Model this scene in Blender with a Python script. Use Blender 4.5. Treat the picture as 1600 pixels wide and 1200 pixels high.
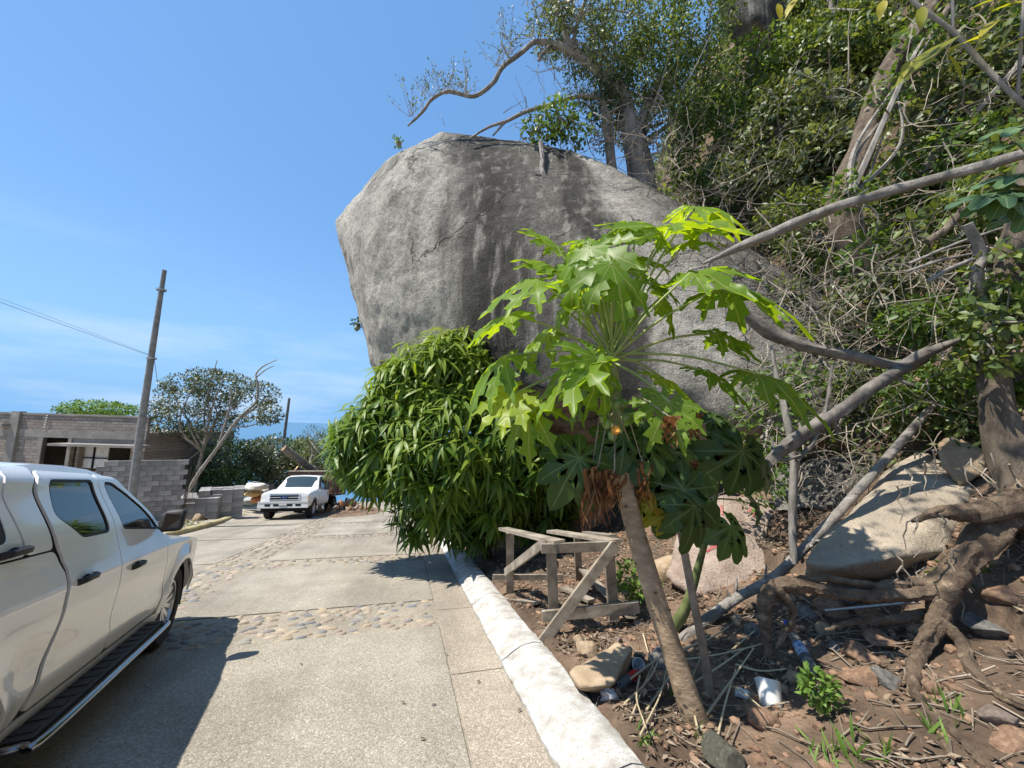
import bpy, bmesh, math, random
import numpy as np
from mathutils import Vector, Matrix, noise
from mathutils.bvhtree import BVHTree

for o in list(bpy.data.objects): bpy.data.objects.remove(o)
scene = bpy.context.scene
C = scene.collection
rad = math.radians
random.seed(7); RNG = np.random.default_rng(7)

# ------------------------------------------------------------------ camera
FPX, YAW, PITCH, ROLL = 601.0, rad(14.6), rad(6.5), rad(1.7)
EYE = np.array([0.0, 0.0, 1.57])
_f = np.array([math.sin(YAW)*math.cos(PITCH), math.cos(YAW)*math.cos(PITCH), math.sin(PITCH)])
_r = np.array([math.cos(YAW), -math.sin(YAW), 0.0]); _u = np.cross(_r, _f)
_R = _r*math.cos(ROLL) + _u*math.sin(ROLL); _U = -_r*math.sin(ROLL) + _u*math.cos(ROLL)
cd = bpy.data.cameras.new('camera'); cam = bpy.data.objects.new('camera', cd); C.objects.link(cam)
cd.sensor_width = 36; cd.lens = 36*FPX/1600; cd.clip_start = .05; cd.clip_end = 60000
m4 = Matrix.Identity(4)
for i in range(3): m4[i][0] = _R[i]; m4[i][1] = _U[i]; m4[i][2] = -_f[i]; m4[i][3] = EYE[i]
cam.matrix_world = m4; scene.camera = cam

# ------------------------------------------------------------------ sky, sun, exposure
SUN_AZ, SUN_EL = rad(-93), rad(62)          # azimuth from +Y towards +X
sdir = Vector((math.sin(SUN_AZ)*math.cos(SUN_EL), math.cos(SUN_AZ)*math.cos(SUN_EL), math.sin(SUN_EL)))
w = bpy.data.worlds.new('World'); scene.world = w; w.use_nodes = True
nt = w.node_tree; N = nt.nodes; L = nt.links; N.clear()
sky = N.new('ShaderNodeTexSky'); sky.sky_type = 'NISHITA'; sky.sun_disc = False
sky.sun_elevation = SUN_EL; sky.sun_rotation = SUN_AZ
sky.air_density = 1.1; sky.dust_density = .2; sky.ozone_density = 1.5; sky.altitude = 60
hs = N.new('ShaderNodeHueSaturation'); hs.inputs['Saturation'].default_value = 1.24; hs.inputs['Hue'].default_value = .507
tc = N.new('ShaderNodeTexCoord'); mp = N.new('ShaderNodeMapping'); mp.inputs['Scale'].default_value = (1.6, 1.6, 9)
nz = N.new('ShaderNodeTexNoise'); nz.inputs['Scale'].default_value = 1.7; nz.inputs['Detail'].default_value = 7; nz.inputs['Roughness'].default_value = .55
rp = N.new('ShaderNodeValToRGB'); rp.color_ramp.elements[0].position = .47; rp.color_ramp.elements[1].position = .85
sep = N.new('ShaderNodeSeparateXYZ'); er = N.new('ShaderNodeMapRange'); er.inputs['From Min'].default_value = .36; er.inputs['From Max'].default_value = .10
mul = N.new('ShaderNodeMath'); mul.operation = 'MULTIPLY'; mul2 = N.new('ShaderNodeMath'); mul2.operation = 'MULTIPLY'; mul2.inputs[1].default_value = .62
mx = N.new('ShaderNodeMixRGB'); mx.inputs['Color2'].default_value = (4.6, 5.2, 5.8, 1)
bg = N.new('ShaderNodeBackground'); bg.inputs['Strength'].default_value = .125
ow = N.new('ShaderNodeOutputWorld')
L.new(sky.outputs[0], hs.inputs['Color']); L.new(tc.outputs['Generated'], mp.inputs[0]); L.new(mp.outputs[0], nz.inputs['Vector'])
L.new(nz.outputs['Fac'], rp.inputs[0]); L.new(tc.outputs['Generated'], sep.inputs[0]); L.new(sep.outputs['Z'], er.inputs['Value'])
L.new(rp.outputs[0], mul.inputs[0]); L.new(er.outputs[0], mul.inputs[1]); L.new(mul.outputs[0], mul2.inputs[0])
L.new(mul2.outputs[0], mx.inputs['Fac'])
hz = N.new('ShaderNodeMapRange'); hz.inputs['From Min'].default_value = .34; hz.inputs['From Max'].default_value = -.02; hz.interpolation_type = 'SMOOTHSTEP'
L.new(sep.outputs['Z'], hz.inputs['Value']); mh = N.new('ShaderNodeMixRGB'); mh.inputs['Color2'].default_value = (1.38, 2.9, 5.05, 1); hz.inputs['To Min'].default_value = .45
L.new(hz.outputs[0], mh.inputs['Fac']); L.new(hs.outputs[0], mh.inputs['Color1']); L.new(mh.outputs[0], mx.inputs['Color1'])
L.new(mx.outputs[0], bg.inputs['Color']); L.new(bg.outputs[0], ow.inputs['Surface'])
sl = bpy.data.lights.new('sun', 'SUN'); sl.energy = 5.0; sl.angle = rad(.53); sl.color = (1, .94, .84)
so = bpy.data.objects.new('sun', sl); C.objects.link(so); so.rotation_euler = (-sdir).to_track_quat('-Z', 'Y').to_euler(); so.location = (-30, 0, 60)
vs = scene.view_settings; vs.view_transform = 'Standard'; vs.look = 'None'; vs.gamma = 1; vs.exposure = .62; vs.use_curve_mapping = False
scene.render.resolution_x = 1024; scene.render.resolution_y = 768
scene.render.engine = 'CYCLES'; scene.cycles.max_bounces = 7; scene.cycles.transparent_max_bounces = 6

# ------------------------------------------------------------------ helpers: space
def ray(x, y): return _f + _R*(x-800)/FPX - _U*(y-600)/FPX
def P(x, y, d): return EYE + ray(x, y)*d          # photo pixel + distance -> world point
GR = .14
def xc(y):                                         # the road bends left far down
    return -.0036*max(0, y-11)**2 if y < 45 else -4.16-.245*(y-45)
def zr(y): return -GR*y if y < 36 else -GR*36-.42*(y-36)
def smooth(a, b, t): t = min(1, max(0, (t-a)/(b-a))); return t*t*(3-2*t)
TOE = [(-60, 5.4), (-4, 4.9), (1, 4.85), (4, 5.2), (7, 5.3), (10, 4.9), (13, 4.9), (17, 5.8), (26, 10), (45, 22), (120, 60)]
def xtoe(y):
    for (a, b), (c, d) in zip(TOE, TOE[1:]):
        if y <= c: return b+(d-b)*(max(y, a)-a)/(c-a)
    return TOE[-1][1]
def nz3(x, y, z=0.): return noise.noise((x, y, z))
def H(x, y):                                       # height of the ground
    z = zr(y); X = x-xc(y)
    if X > 1.22:
        v = X-1.33; k = smooth(-.1, .05, v)
        z += -.06*(1-k) + k*(.09+.10*min(max(v, 0), 1.0)+.30*min(max(v-1.0, 0), 2.2))
        z += k*(.05*nz3(x*1.3, y*1.3, 3)+.035*nz3(x*4, y*4, 8)+.015*nz3(x*11, y*11, 1))
        d = (x-xtoe(y))*.8
        if d > -1:
            dd = .5*(d+math.sqrt(d*d+.3)); z += min((2.5+.9*smooth(6, 11, y))*dd, 15+.9*dd, 34) + smooth(0, 2, d)*.5*nz3(x*.6, y*.6, 5)
    elif X > -6.75: z -= .07
    else:
        z += .07*smooth(-6.8, -7.1, X)+.05*nz3(x*.7, y*.7, 2)
        z -= .10*max(0, -X-14)*smooth(-14, -30, X)
    return max(z, -119)
def ong(px, py, d0=1.2, d1=40):
    r = ray(px, py); d = d0
    while d < d1:
        p = EYE+r*d
        if p[2] < H(p[0], p[1]): return p
        d += .02
    return EYE+r*d1
def rp3(p): return Vector((float(p[0]), float(p[1]), float(p[2])))

# ------------------------------------------------------------------ helpers: materials
def _nodes(name):
    m = bpy.data.materials.new(name); m.use_nodes = True
    return m, m.node_tree.nodes, m.node_tree.links, m.node_tree.nodes['Principled BSDF']
def c4(c): return (c[0], c[1], c[2], 1)
def M(name, c1, c2=None, scale=4, rough=.8, bump=.0, bscale=None, metal=0, spec=.35, stretch=(1, 1, 1), c3=None, detail=6, coat=0, speck=None, bdist=.02, lo=.35, hi=.65):
    m, n, l, b = _nodes(name)
    b.inputs['Roughness'].default_value = rough; b.inputs['Metallic'].default_value = metal
    b.inputs['Specular IOR Level'].default_value = spec; b.inputs['Coat Weight'].default_value = coat; b.inputs['Coat Roughness'].default_value = .04
    b.inputs['Base Color'].default_value = c4(c1)
    if c2 is None: return m
    t = n.new('ShaderNodeTexCoord'); mpn = n.new('ShaderNodeMapping'); mpn.inputs['Scale'].default_value = stretch
    l.new(t.outputs['Object'], mpn.inputs[0])
    a = n.new('ShaderNodeTexNoise'); a.inputs['Scale'].default_value = scale; a.inputs['Detail'].default_value = detail; a.inputs['Roughness'].default_value = .65
    l.new(mpn.outputs[0], a.inputs['Vector'])
    r = n.new('ShaderNodeValToRGB'); e = r.color_ramp.elements
    e[0].position = lo; e[0].color = c4(c1); e[1].position = hi; e[1].color = c4(c2)
    if c3: q = e.new((lo+hi)/2+.1); q.color = c4(c3)
    l.new(a.outputs['Fac'], r.inputs[0]); out = r.outputs[0]
    if speck:                                      # (scale, colour, amount)
        vn = n.new('ShaderNodeTexVoronoi'); vn.inputs['Scale'].default_value = speck[0]; l.new(t.outputs['Object'], vn.inputs['Vector'])
        s2 = n.new('ShaderNodeSeparateColor'); l.new(vn.outputs['Color'], s2.inputs[0])
        mr = n.new('ShaderNodeMapRange'); mr.inputs['From Min'].default_value = 1-speck[2]; mr.inputs['From Max'].default_value = 1-speck[2]*.5
        l.new(s2.outputs[0], mr.inputs['Value'])
        mm = n.new('ShaderNodeMixRGB'); mm.inputs['Color2'].default_value = c4(speck[1]); l.new(mr.outputs[0], mm.inputs['Fac']); l.new(out, mm.inputs['Color1']); out = mm.outputs[0]
    l.new(out, b.inputs['Base Color'])
    if bump:
        bn = n.new('ShaderNodeTexNoise'); bn.inputs['Scale'].default_value = bscale or scale*3; bn.inputs['Detail'].default_value = 8; bn.inputs['Roughness'].default_value = .7
        l.new(mpn.outputs[0], bn.inputs['Vector'])
        bu = n.new('ShaderNodeBump'); bu.inputs['Strength'].default_value = bump; bu.inputs['Distance'].default_value = bdist
        l.new(bn.outputs['Fac'], bu.inputs['Height']); l.new(bu.outputs[0], b.inputs['Normal'])
    return m
def leafmat(name, dark, mid, light, transl=.3, rough=.45, spec=.4, tcol=None, vein=None, spots=None):
    m, n, l, b = _nodes(name)
    at = n.new('ShaderNodeAttribute'); at.attribute_name = 'lv'
    r = n.new('ShaderNodeValToRGB'); e = r.color_ramp.elements; e[0].color = c4(dark); e[1].color = c4(light); q = e.new(.5); q.color = c4(mid)
    l.new(at.outputs['Fac'], r.inputs[0]); out = r.outputs[0]
    if vein:
        av = n.new('ShaderNodeAttribute'); av.attribute_name = 'vein'
        mr = n.new('ShaderNodeMapRange'); mr.inputs['From Min'].default_value = .90; mr.inputs['From Max'].default_value = .98
        l.new(av.outputs['Fac'], mr.inputs['Value'])
        mm = n.new('ShaderNodeMixRGB'); mm.inputs['Color2'].default_value = c4(vein); l.new(mr.outputs[0], mm.inputs['Fac']); l.new(out, mm.inputs['Color1']); out = mm.outputs[0]
    if spots:
        t = n.new('ShaderNodeTexCoord'); a = n.new('ShaderNodeTexNoise'); a.inputs['Scale'].default_value = spots[0]; a.inputs['Detail'].default_value = 5
        l.new(t.outputs['Object'], a.inputs['Vector']); mr = n.new('ShaderNodeMapRange'); mr.inputs['From Min'].default_value = spots[2]; mr.inputs['From Max'].default_value = spots[2]+.06
        l.new(a.outputs['Fac'], mr.inputs['Value']); mm = n.new('ShaderNodeMixRGB'); mm.inputs['Color2'].default_value = c4(spots[1])
        l.new(mr.outputs[0], mm.inputs['Fac']); l.new(out, mm.inputs['Color1']); out = mm.outputs[0]
    l.new(out, b.inputs['Base Color']); b.inputs['Roughness'].default_value = rough; b.inputs['Specular IOR Level'].default_value = spec
    tr = n.new('ShaderNodeBsdfTranslucent'); ms = n.new('ShaderNodeMixShader'); ms.inputs[0].default_value = transl
    g = n.new('ShaderNodeMixRGB'); g.blend_type = 'MULTIPLY'; g.inputs['Fac'].default_value = 1; g.inputs['Color2'].default_value = c4(tcol or (1.6, 1.5, .5))
    l.new(out, g.inputs['Color1']); l.new(g.outputs[0], tr.inputs['Color'])
    l.new(b.outputs[0], ms.inputs[1]); l.new(tr.outputs[0], ms.inputs[2]); l.new(ms.outputs[0], n['Material Output'].inputs['Surface'])
    return m

# ------------------------------------------------------------------ helpers: objects
ORG = {}
def tag(o, label=None, cat=None, group=None, kind=None):
    if label: o['label'] = label
    if cat: o['category'] = cat
    if group: o['group'] = group
    if kind: o['kind'] = kind
    return o
def thing(name, label, cat, loc=(0, 0, 0), group=None, mw=None):
    o = bpy.data.objects.new(name, None); C.objects.link(o); o.empty_display_size = .1
    if mw is not None: o.matrix_world = mw; ORG[o] = Vector((0, 0, 0))
    else: o.location = rp3(loc); ORG[o] = rp3(loc)
    return tag(o, label, cat, group)
def link(name, me, mat, parent=None, loc=None):
    o = bpy.data.objects.new(name, me); C.objects.link(o)
    if mat is not None and not me.materials: me.materials.append(mat)
    if parent is not None: o.parent = parent; ORG[o] = ORG[parent]
    if loc is not None: o.location = rp3(loc)
    return o
def npmesh(name, V, F, smooth=True, lv=None, vein=None):
    """V (n,3) array, F list/array of equal-length faces"""
    V = np.asarray(V, np.float32); F = np.asarray(F, np.int32)
    me = bpy.data.meshes.new(name); k = F.shape[1]
    me.vertices.add(len(V)); me.vertices.foreach_set('co', V.ravel())
    me.loops.add(F.size); me.loops.foreach_set('vertex_index', F.ravel())
    me.polygons.add(len(F)); me.polygons.foreach_set('loop_start', np.arange(0, F.size, k, dtype=np.int32)); me.polygons.foreach_set('loop_total', np.full(len(F), k, np.int32))
    if smooth: me.polygons.foreach_set('use_smooth', np.ones(len(F), bool))
    me.update(calc_edges=True)
    for nm, a in (('lv', lv), ('vein', vein)):
        if a is not None:
            at = me.attributes.new(nm, 'FLOAT', 'POINT'); at.data.foreach_set('value', np.asarray(a, np.float32))
    return me
class MB:
    def __init__(s): s.V = []; s.F = []
    def add(s, V, F):
        o = len(s.V); s.V += [tuple(map(float, v)) for v in V]; s.F += [tuple(i+o for i in f) for f in F]; return s
    def hexa(s, a, b):                             # two quads, bottom ring a, top ring b (both ccw from above)
        return s.add(list(a)+list(b), [(3, 2, 1, 0), (4, 5, 6, 7), (0, 1, 5, 4), (1, 2, 6, 5), (2, 3, 7, 6), (3, 0, 4, 7)])
    def box(s, x0, x1, y0, y1, z0, z1):
        q = lambda z: [(x0, y0, z), (x1, y0, z), (x1, y1, z), (x0, y1, z)]
        return s.hexa(q(z0), q(z1))
    def bar(s, a, b, wd, th, up=(0, 0, 1), jit=0):
        a = rp3(a); b = rp3(b); d = (b-a).normalized(); u = Vector(up); x = d.cross(u)
        x = x.normalized()*wd/2; u = x.cross(d).normalized()*th/2
        r = lambda p: [p-x-u, p+x-u, p+x+u, p-x+u]
        A = r(a); B = r(b)
        if jit: B = [p+Vector((random.uniform(-jit, jit), random.uniform(-jit, jit), random.uniform(-jit, jit))) for p in B]
        return s.add(A+B, [(0, 1, 2, 3), (7, 6, 5, 4), (0, 4, 5, 1), (1, 5, 6, 2), (2, 6, 7, 3), (3, 7, 4, 0)])
    def tube(s, pts, rads, n=8, cap=True, rough=0, seed=0):
        pts = [rp3(p) for p in pts]; o = len(s.V); up = Vector((.13, .31, .94)); sl_ = 0.; ra_ = max(.004, float(np.mean(rads)))
        for i, p in enumerate(pts):
            t = (pts[min(i+1, len(pts)-1)]-pts[max(i-1, 0)]).normalized()
            x = t.cross(up)
            if x.length < .05: x = t.cross(Vector((1, 0, 0)))
            sl_ += (p-pts[max(i-1, 0)]).length; x.normalize(); up = x.cross(t).normalized(); r = rads[i] if hasattr(rads, '__len__') else rads
            for k in range(n):
                a = 2*math.pi*k/n; q = r
                if rough: q *= 1+rough*(noise.noise((math.cos(a)*1.1+seed, math.sin(a)*1.1, sl_/(5*ra_)+seed))*1.3+.7*noise.noise((math.cos(a)*3.3+seed, math.sin(a)*3.3, sl_/(9*ra_)+seed))+.3*noise.noise((math.cos(a)*6+seed, math.sin(a)*6, sl_/(4*ra_))))
                v = p+(x*math.cos(a)+up*math.sin(a))*q; s.V.append(tuple(v))
        m = len(pts)
        for i in range(m-1):
            for k in range(n): s.F.append((o+i*n+k, o+i*n+(k+1) % n, o+(i+1)*n+(k+1) % n, o+(i+1)*n+k))
        if cap: s.F.append(tuple(o+k for k in reversed(range(n)))); s.F.append(tuple(o+(m-1)*n+k for k in range(n)))
        return s
    def lathe(s, prof, n=24, mat=Matrix.Identity(4)):
        """prof [(r,h)] about local z"""
        o = len(s.V)
        for r, h in prof:
            for k in range(n):
                a = 2*math.pi*k/n; s.V.append(tuple(mat @ Vector((r*math.cos(a), r*math.sin(a), h))))
        for i in range(len(prof)-1):
            for k in range(n): s.F.append((o+i*n+k, o+i*n+(k+1) % n, o+(i+1)*n+(k+1) % n, o+(i+1)*n+k))
        return s
    def mesh(s, name, org=(0, 0, 0), smooth=None):
        me = bpy.data.meshes.new(name); ox, oy, oz = org
        me.from_pydata([(a-ox, b-oy, c-oz) for a, b, c in s.V], [], s.F); me.update()
        if smooth is not None:
            for p in me.polygons: p.use_smooth = True
            if smooth < 179: me.set_sharp_from_angle(angle=rad(smooth))
        return me
    def build(s, name, mat, parent=None, base=None, smooth=None):
        org = ORG[parent] if parent is not None else (rp3(base) if base is not None else Vector((0, 0, 0)))
        o = link(name, s.mesh(name, org, smooth), mat, parent)
        if parent is None: o.location = org; ORG[o] = org
        return o
def evalmesh(ob, name):
    dg = bpy.context.evaluated_depsgraph_get(); me = bpy.data.meshes.new_from_object(ob.evaluated_get(dg)); me.name = name; return me
def boolmesh(me, cutters, name):
    """cutters: list of (mesh, op)"""
    o = bpy.data.objects.new('tmp', me); C.objects.link(o); tmp = []
    for cm, op in cutters:
        c = bpy.data.objects.new('tmpc', cm); C.objects.link(c); tmp.append(c)
        md = o.modifiers.new('b', 'BOOLEAN'); md.object = c; md.operation = op; md.solver = 'EXACT'
    r = evalmesh(o, name); bpy.data.objects.remove(o)
    for c in tmp: bpy.data.objects.remove(c)
    return r
def spline(pts, n=6):
    """Catmull-Rom through points (tuples of any length)"""
    p = [np.array(q, float) for q in pts]; p = [2*p[0]-p[1]]+p+[2*p[-1]-p[-2]]; out = []
    for i in range(1, len(p)-2):
        for k in range(n):
            t = k/n; a, b, c, d = p[i-1:i+3]
            out.append(.5*((2*b)+(-a+c)*t+(2*a-5*b+4*c-d)*t*t+(-a+3*b-3*c+d)*t**3))
    out.append(p[-2]); return out
def limb(mb, pix, n=9, sub=6, rough=.12, seed=0, wob=0, cap=True):
    """pix: [(px,py,d,diameter in photo pixels)] -> tube"""
    pix = [(x, y, float((ong(x, y)-EYE)@_f)-w*.0006, w) if d == 'g' else (x, y, d, w) for x, y, d, w in pix]
    q = [list(P(x, y, d))+[w*d/FPX/2*.93/np.linalg.norm(ray(x, y))] for x, y, d, w in pix]; s = spline(q, sub)
    if wob: s = [a+np.array([noise.noise((i*.5, seed, k*7.1))*wob for k in range(3)]+[0]) for i, a in enumerate(s)]
    mb.tube([a[:3] for a in s], [max(a[3], .002) for a in s], n, cap, rough, seed)
    return [a[:3] for a in s]
def rockmesh(name, rx, ry, rz, seed, sub=3, cuts=7, rough=.10, fine=.03, cutmin=.62):
    bm = bmesh.new(); bmesh.ops.create_icosphere(bm, subdivisions=sub, radius=1); rg = random.Random(seed)
    pl = []
    for _ in range(cuts):
        v = Vector((rg.gauss(0, 1), rg.gauss(0, 1), rg.gauss(0, 1))).normalized(); pl.append((v, rg.uniform(cutmin, .92)))
    for v in bm.verts:
        p = v.co.copy(); p *= 1+rough*noise.noise(p*1.3+Vector((seed, 0, 0)))*1.5
        for nrm, d in pl:
            k = p.dot(nrm)
            if k > d: p -= nrm*(k-d)*.93
        p += p.normalized()*fine*(noise.noise(p*4+Vector((0, seed, 0)))+.5*noise.noise(p*9+Vector((0, 0, seed))))
        v.co = Vector((p.x*rx, p.y*ry, p.z*rz))
    me = bpy.data.meshes.new(name); bm.to_mesh(me); bm.free()
    for p in me.polygons: p.use_smooth = True
    me.set_sharp_from_angle(angle=rad(38)); return me

# ------------------------------------------------------------------ helpers: leaves
def T_leaf(wd=.32, droop=.12, fold=.08, seg=3):
    """pointed leaf: axis +y, normal +z"""
    V = [(0, 0, 0)]; F = []; ve = [1]
    for i in range(1, seg+1):
        t = i/(seg+1); ww = wd/2*math.sin(math.pi*t**.8)**.9; z = -droop*t*t
        V += [(-ww, t, z+fold*ww*4), (0, t, z), (ww, t, z+fold*ww*4)]; ve += [0, 1, 0]
    V.append((0, 1, -droop)); ve.append(1)
    F += [(0, 2, 1), (0, 3, 2)]
    for i in range(seg-1):
        a = 1+3*i; b = a+3
        F += [(a, a+1, b+1), (a, b+1, b), (a+1, a+2, b+2), (a+1, b+2, b+1)]
    a = 1+3*(seg-1); F += [(a, a+1, len(V)-1), (a+1, a+2, len(V)-1)]
    return np.array(V, float), np.array(F), np.array(ve, float)
def frames(dirs, ups):
    d = dirs/np.linalg.norm(dirs, axis=1, keepdims=True); s = np.cross(d, ups); ln = np.linalg.norm(s, axis=1, keepdims=True); ln[ln < 1e-4] = 1
    s = s/ln; n = np.cross(s, d); return s, d, n
def leaves_np(T, cen, dirs, ups, size, lv=None):
    V, F, ve = T; s, d, n = frames(dirs, ups); size = np.asarray(size)[:, None, None]
    W = cen[:, None, :]+size*(V[None, :, 0:1]*s[:, None, :]+V[None, :, 1:2]*d[:, None, :]+V[None, :, 2:3]*n[:, None, :])
    k = len(V); FF = (F[None]+(np.arange(len(cen))*k)[:, None, None]).reshape(-1, 3)
    if lv is None: lv = RNG.random(len(cen))
    return W.reshape(-1, 3), FF, np.repeat(lv, k), np.tile(ve, len(cen))
def leafobj(name, T, cen, dirs, ups, size, mat, parent=None, base=None, lv=None, kind='stuff'):
    V, F, a, ve = leaves_np(T, np.asarray(cen), np.asarray(dirs), np.asarray(ups), size, lv)
    org = ORG[parent] if parent is not None else (rp3(base) if base is not None else Vector((0, 0, 0)))
    me = npmesh(name, V-np.array(org), F, True, a, ve); o = link(name, me, mat, parent)
    if parent is None: o.location = org; ORG[o] = org
    if kind: o['kind'] = kind
    return o
def blobpts(blobs, n, inner=.55, seed=1, clump=.0):
    """points near the surface of a union of ellipsoids (cx,cy,cz,rx,ry,rz) + outward normals"""
    rg = np.random.default_rng(seed); B = np.array(blobs, float); ar = (B[:, 3]*B[:, 4]*B[:, 5])**(2/3); out = []; nor = []; tot = 0
    while tot < n:
        i = rg.choice(len(B), size=n, p=ar/ar.sum()); v = rg.normal(size=(n, 3)); v /= np.linalg.norm(v, axis=1, keepdims=True)
        r = inner+(1-inner)*rg.random(n)**.6
        p = B[i, :3]+v*B[i, 3:]*r[:, None]
        q = (p[:, None]-B[None, :, :3])/B[None, :, 3:]; e = (q**2).sum(-1); e[np.arange(n), i] = 9
        ok = e.min(1) > inner**2*.8
        if clump:
            c = np.array([noise.noise(a*clump) for a in p]); ok &= c > -.12
        out.append(p[ok]); nn = v/B[i, 3:]; nor.append((nn/np.linalg.norm(nn, axis=1, keepdims=True))[ok]); tot += ok.sum()
    return np.concatenate(out)[:n], np.concatenate(nor)[:n]
def px_blobs(L_):
    """[(px,py,d, rpx_x, rpx_y, depth radius m)]"""
    return [(*P(x, y, d), rx*d/FPX, rz, ry*d/FPX) for x, y, d, rx, ry, rz in L_]
def rnd_dirs(n, nor, spread=.8, droop=.3):
    d = nor+RNG.normal(size=(n, 3))*spread; d[:, 2] -= droop; return d
# ------------------------------------------------------------------ materials
def conc(name, a, b):
    m, n, l, bs = _nodes(name); bs.inputs['Roughness'].default_value = .92; bs.inputs['Specular IOR Level'].default_value = .25
    t = n.new('ShaderNodeTexCoord'); big = n.new('ShaderNodeTexNoise'); big.inputs['Scale'].default_value = .9; big.inputs['Detail'].default_value = 8; big.inputs['Roughness'].default_value = .65; l.new(t.outputs['Object'], big.inputs['Vector'])
    r = n.new('ShaderNodeValToRGB'); r.color_ramp.elements[0].position = .3; r.color_ramp.elements[0].color = c4(a); r.color_ramp.elements[1].position = .7; r.color_ramp.elements[1].color = c4(b); l.new(big.outputs['Fac'], r.inputs[0]); out = r.outputs[0]
    v = n.new('ShaderNodeTexVoronoi'); v.inputs['Scale'].default_value = 105; l.new(t.outputs['Object'], v.inputs['Vector'])
    hsv = n.new('ShaderNodeSeparateColor'); l.new(v.outputs['Color'], hsv.inputs[0]); rr = n.new('ShaderNodeValToRGB'); e = rr.color_ramp.elements
    e[0].position = 0; e[0].color = (.55, .53, .50, 1); e[1].position = 1; e[1].color = (1.75, 1.72, 1.65, 1); q = e.new(.25); q.color = (.85, .84, .82, 1); q = e.new(.8); q.color = (1.12, 1.10, 1.06, 1); l.new(hsv.outputs[0], rr.inputs[0])
    mm = n.new('ShaderNodeMixRGB'); mm.blend_type = 'MULTIPLY'; mm.inputs['Fac'].default_value = .72; l.new(out, mm.inputs['Color1']); l.new(rr.outputs[0], mm.inputs['Color2'])
    st = n.new('ShaderNodeTexNoise'); st.inputs['Scale'].default_value = 2.3; st.inputs['Detail'].default_value = 10; st.inputs['Roughness'].default_value = .75; l.new(t.outputs['Object'], st.inputs['Vector'])
    sr = n.new('ShaderNodeMapRange'); sr.inputs['From Min'].default_value = .58; sr.inputs['From Max'].default_value = .72; sr.inputs['To Max'].default_value = .35; l.new(st.outputs['Fac'], sr.inputs['Value'])
    ty = n.new('ShaderNodeMapping'); ty.inputs['Scale'].default_value = (1.5, .07, 1); l.new(t.outputs['Object'], ty.inputs[0]); tn = n.new('ShaderNodeTexNoise'); tn.inputs['Scale'].default_value = 1.4; tn.inputs['Detail'].default_value = 7; l.new(ty.outputs[0], tn.inputs['Vector'])
    tr_ = n.new('ShaderNodeValToRGB'); tr_.color_ramp.elements[0].position = .32; tr_.color_ramp.elements[0].color = (.74, .73, .72, 1); tr_.color_ramp.elements[1].position = .6; tr_.color_ramp.elements[1].color = (1.06, 1.06, 1.06, 1); l.new(tn.outputs['Fac'], tr_.inputs[0])
    m3 = n.new('ShaderNodeMixRGB'); m3.blend_type = 'MULTIPLY'; m3.inputs['Fac'].default_value = .8; l.new(mm.outputs[0], m3.inputs['Color1']); l.new(tr_.outputs[0], m3.inputs['Color2']); mm = m3
    m2 = n.new('ShaderNodeMixRGB'); m2.inputs['Color2'].default_value = c4([k*.6 for k in a]); l.new(sr.outputs[0], m2.inputs['Fac']); l.new(mm.outputs[0], m2.inputs['Color1']); l.new(m2.outputs[0], bs.inputs['Base Color'])
    bu = n.new('ShaderNodeBump'); bu.inputs['Strength'].default_value = .5; bu.inputs['Distance'].default_value = .006; l.new(v.outputs['Distance'], bu.inputs['Height']); bu.invert = True; l.new(bu.outputs[0], bs.inputs['Normal'])
    return m
m_conc = conc('aggregate_concrete', (.225, .205, .17), (.36, .328, .275))
m_conc2 = conc('aggregate_concrete_pink', (.25, .217, .178), (.38, .333, .275))
m_mortar = conc('mortar', (.225, .20, .16), (.36, .32, .26))
m_kerb = M('worn_white_paint', (.34, .31, .27), (.60, .595, .57), 7, .9, 1.0, 70, detail=12, c3=(.55, .545, .52), lo=.36, hi=.60, speck=(120, (.40, .36, .31), .12), bdist=.012)
m_kerb_y = M('worn_yellow_paint', (.33, .30, .22), (.50, .40, .14), 7, .85, .5, 60, lo=.4, hi=.6)
m_soil = M('red_brown_soil', (.10, .062, .038), (.26, .165, .105), 2.2, .95, .8, 30, c3=(.17, .11, .07), speck=(60, (.36, .28, .20), .10), bdist=.03)
stone_cols = [(.30, .25, .19), (.36, .29, .20), (.21, .20, .20), (.40, .33, .25), (.16, .17, .19), (.31, .24, .20), (.26, .25, .22)]
m_stones = [M('river_stone', tuple(c*.85 for c in k), tuple(c*1.15 for c in k), 30, .8, .2, 80) for k in [tuple(.85*a+.15*b for a, b in zip(q, (.31, .275, .225))) for q in stone_cols]]
m_sea = M('sea_water', (.055, .15, .25), rough=.35, spec=.5)  # colour lifted toward the sky tone, painting in a little distance haze
m_bark_g = M('grey_bark', (.16, .145, .125), (.36, .33, .29), 9, .9, .9, 26, stretch=(1, 1, .3), bdist=.02)
m_bark_b = M('brown_bark', (.085, .068, .05), (.27, .215, .165), 10, .95, 1.0, 30, stretch=(1, 1, .3), c3=(.17, .135, .10), detail=10, bdist=.03)
m_bark_d = M('dark_bark', (.045, .038, .032), (.13, .11, .09), 10, .9, .8, 30)
m_root = M('root_bark', (.075, .052, .036), (.34, .25, .165), 11, .9, 1.0, 34, c3=(.20, .145, .098), detail=12, bdist=.03)
m_deadwood = M('weathered_dead_wood', (.17, .15, .13), (.46, .43, .39), 9, .9, 1.0, 50, c3=(.31, .285, .255), detail=12, bdist=.02)
m_deadwood2 = M('dark_dead_wood', (.08, .07, .062), (.22, .195, .17), 8, .85, .6, 40, bdist=.01)
m_twig = M('dry_twig', (.17, .14, .11), (.42, .36, .28), 3, .9)
m_straw = M('dry_straw', (.30, .24, .15), (.55, .46, .30), 3, .8)

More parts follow.
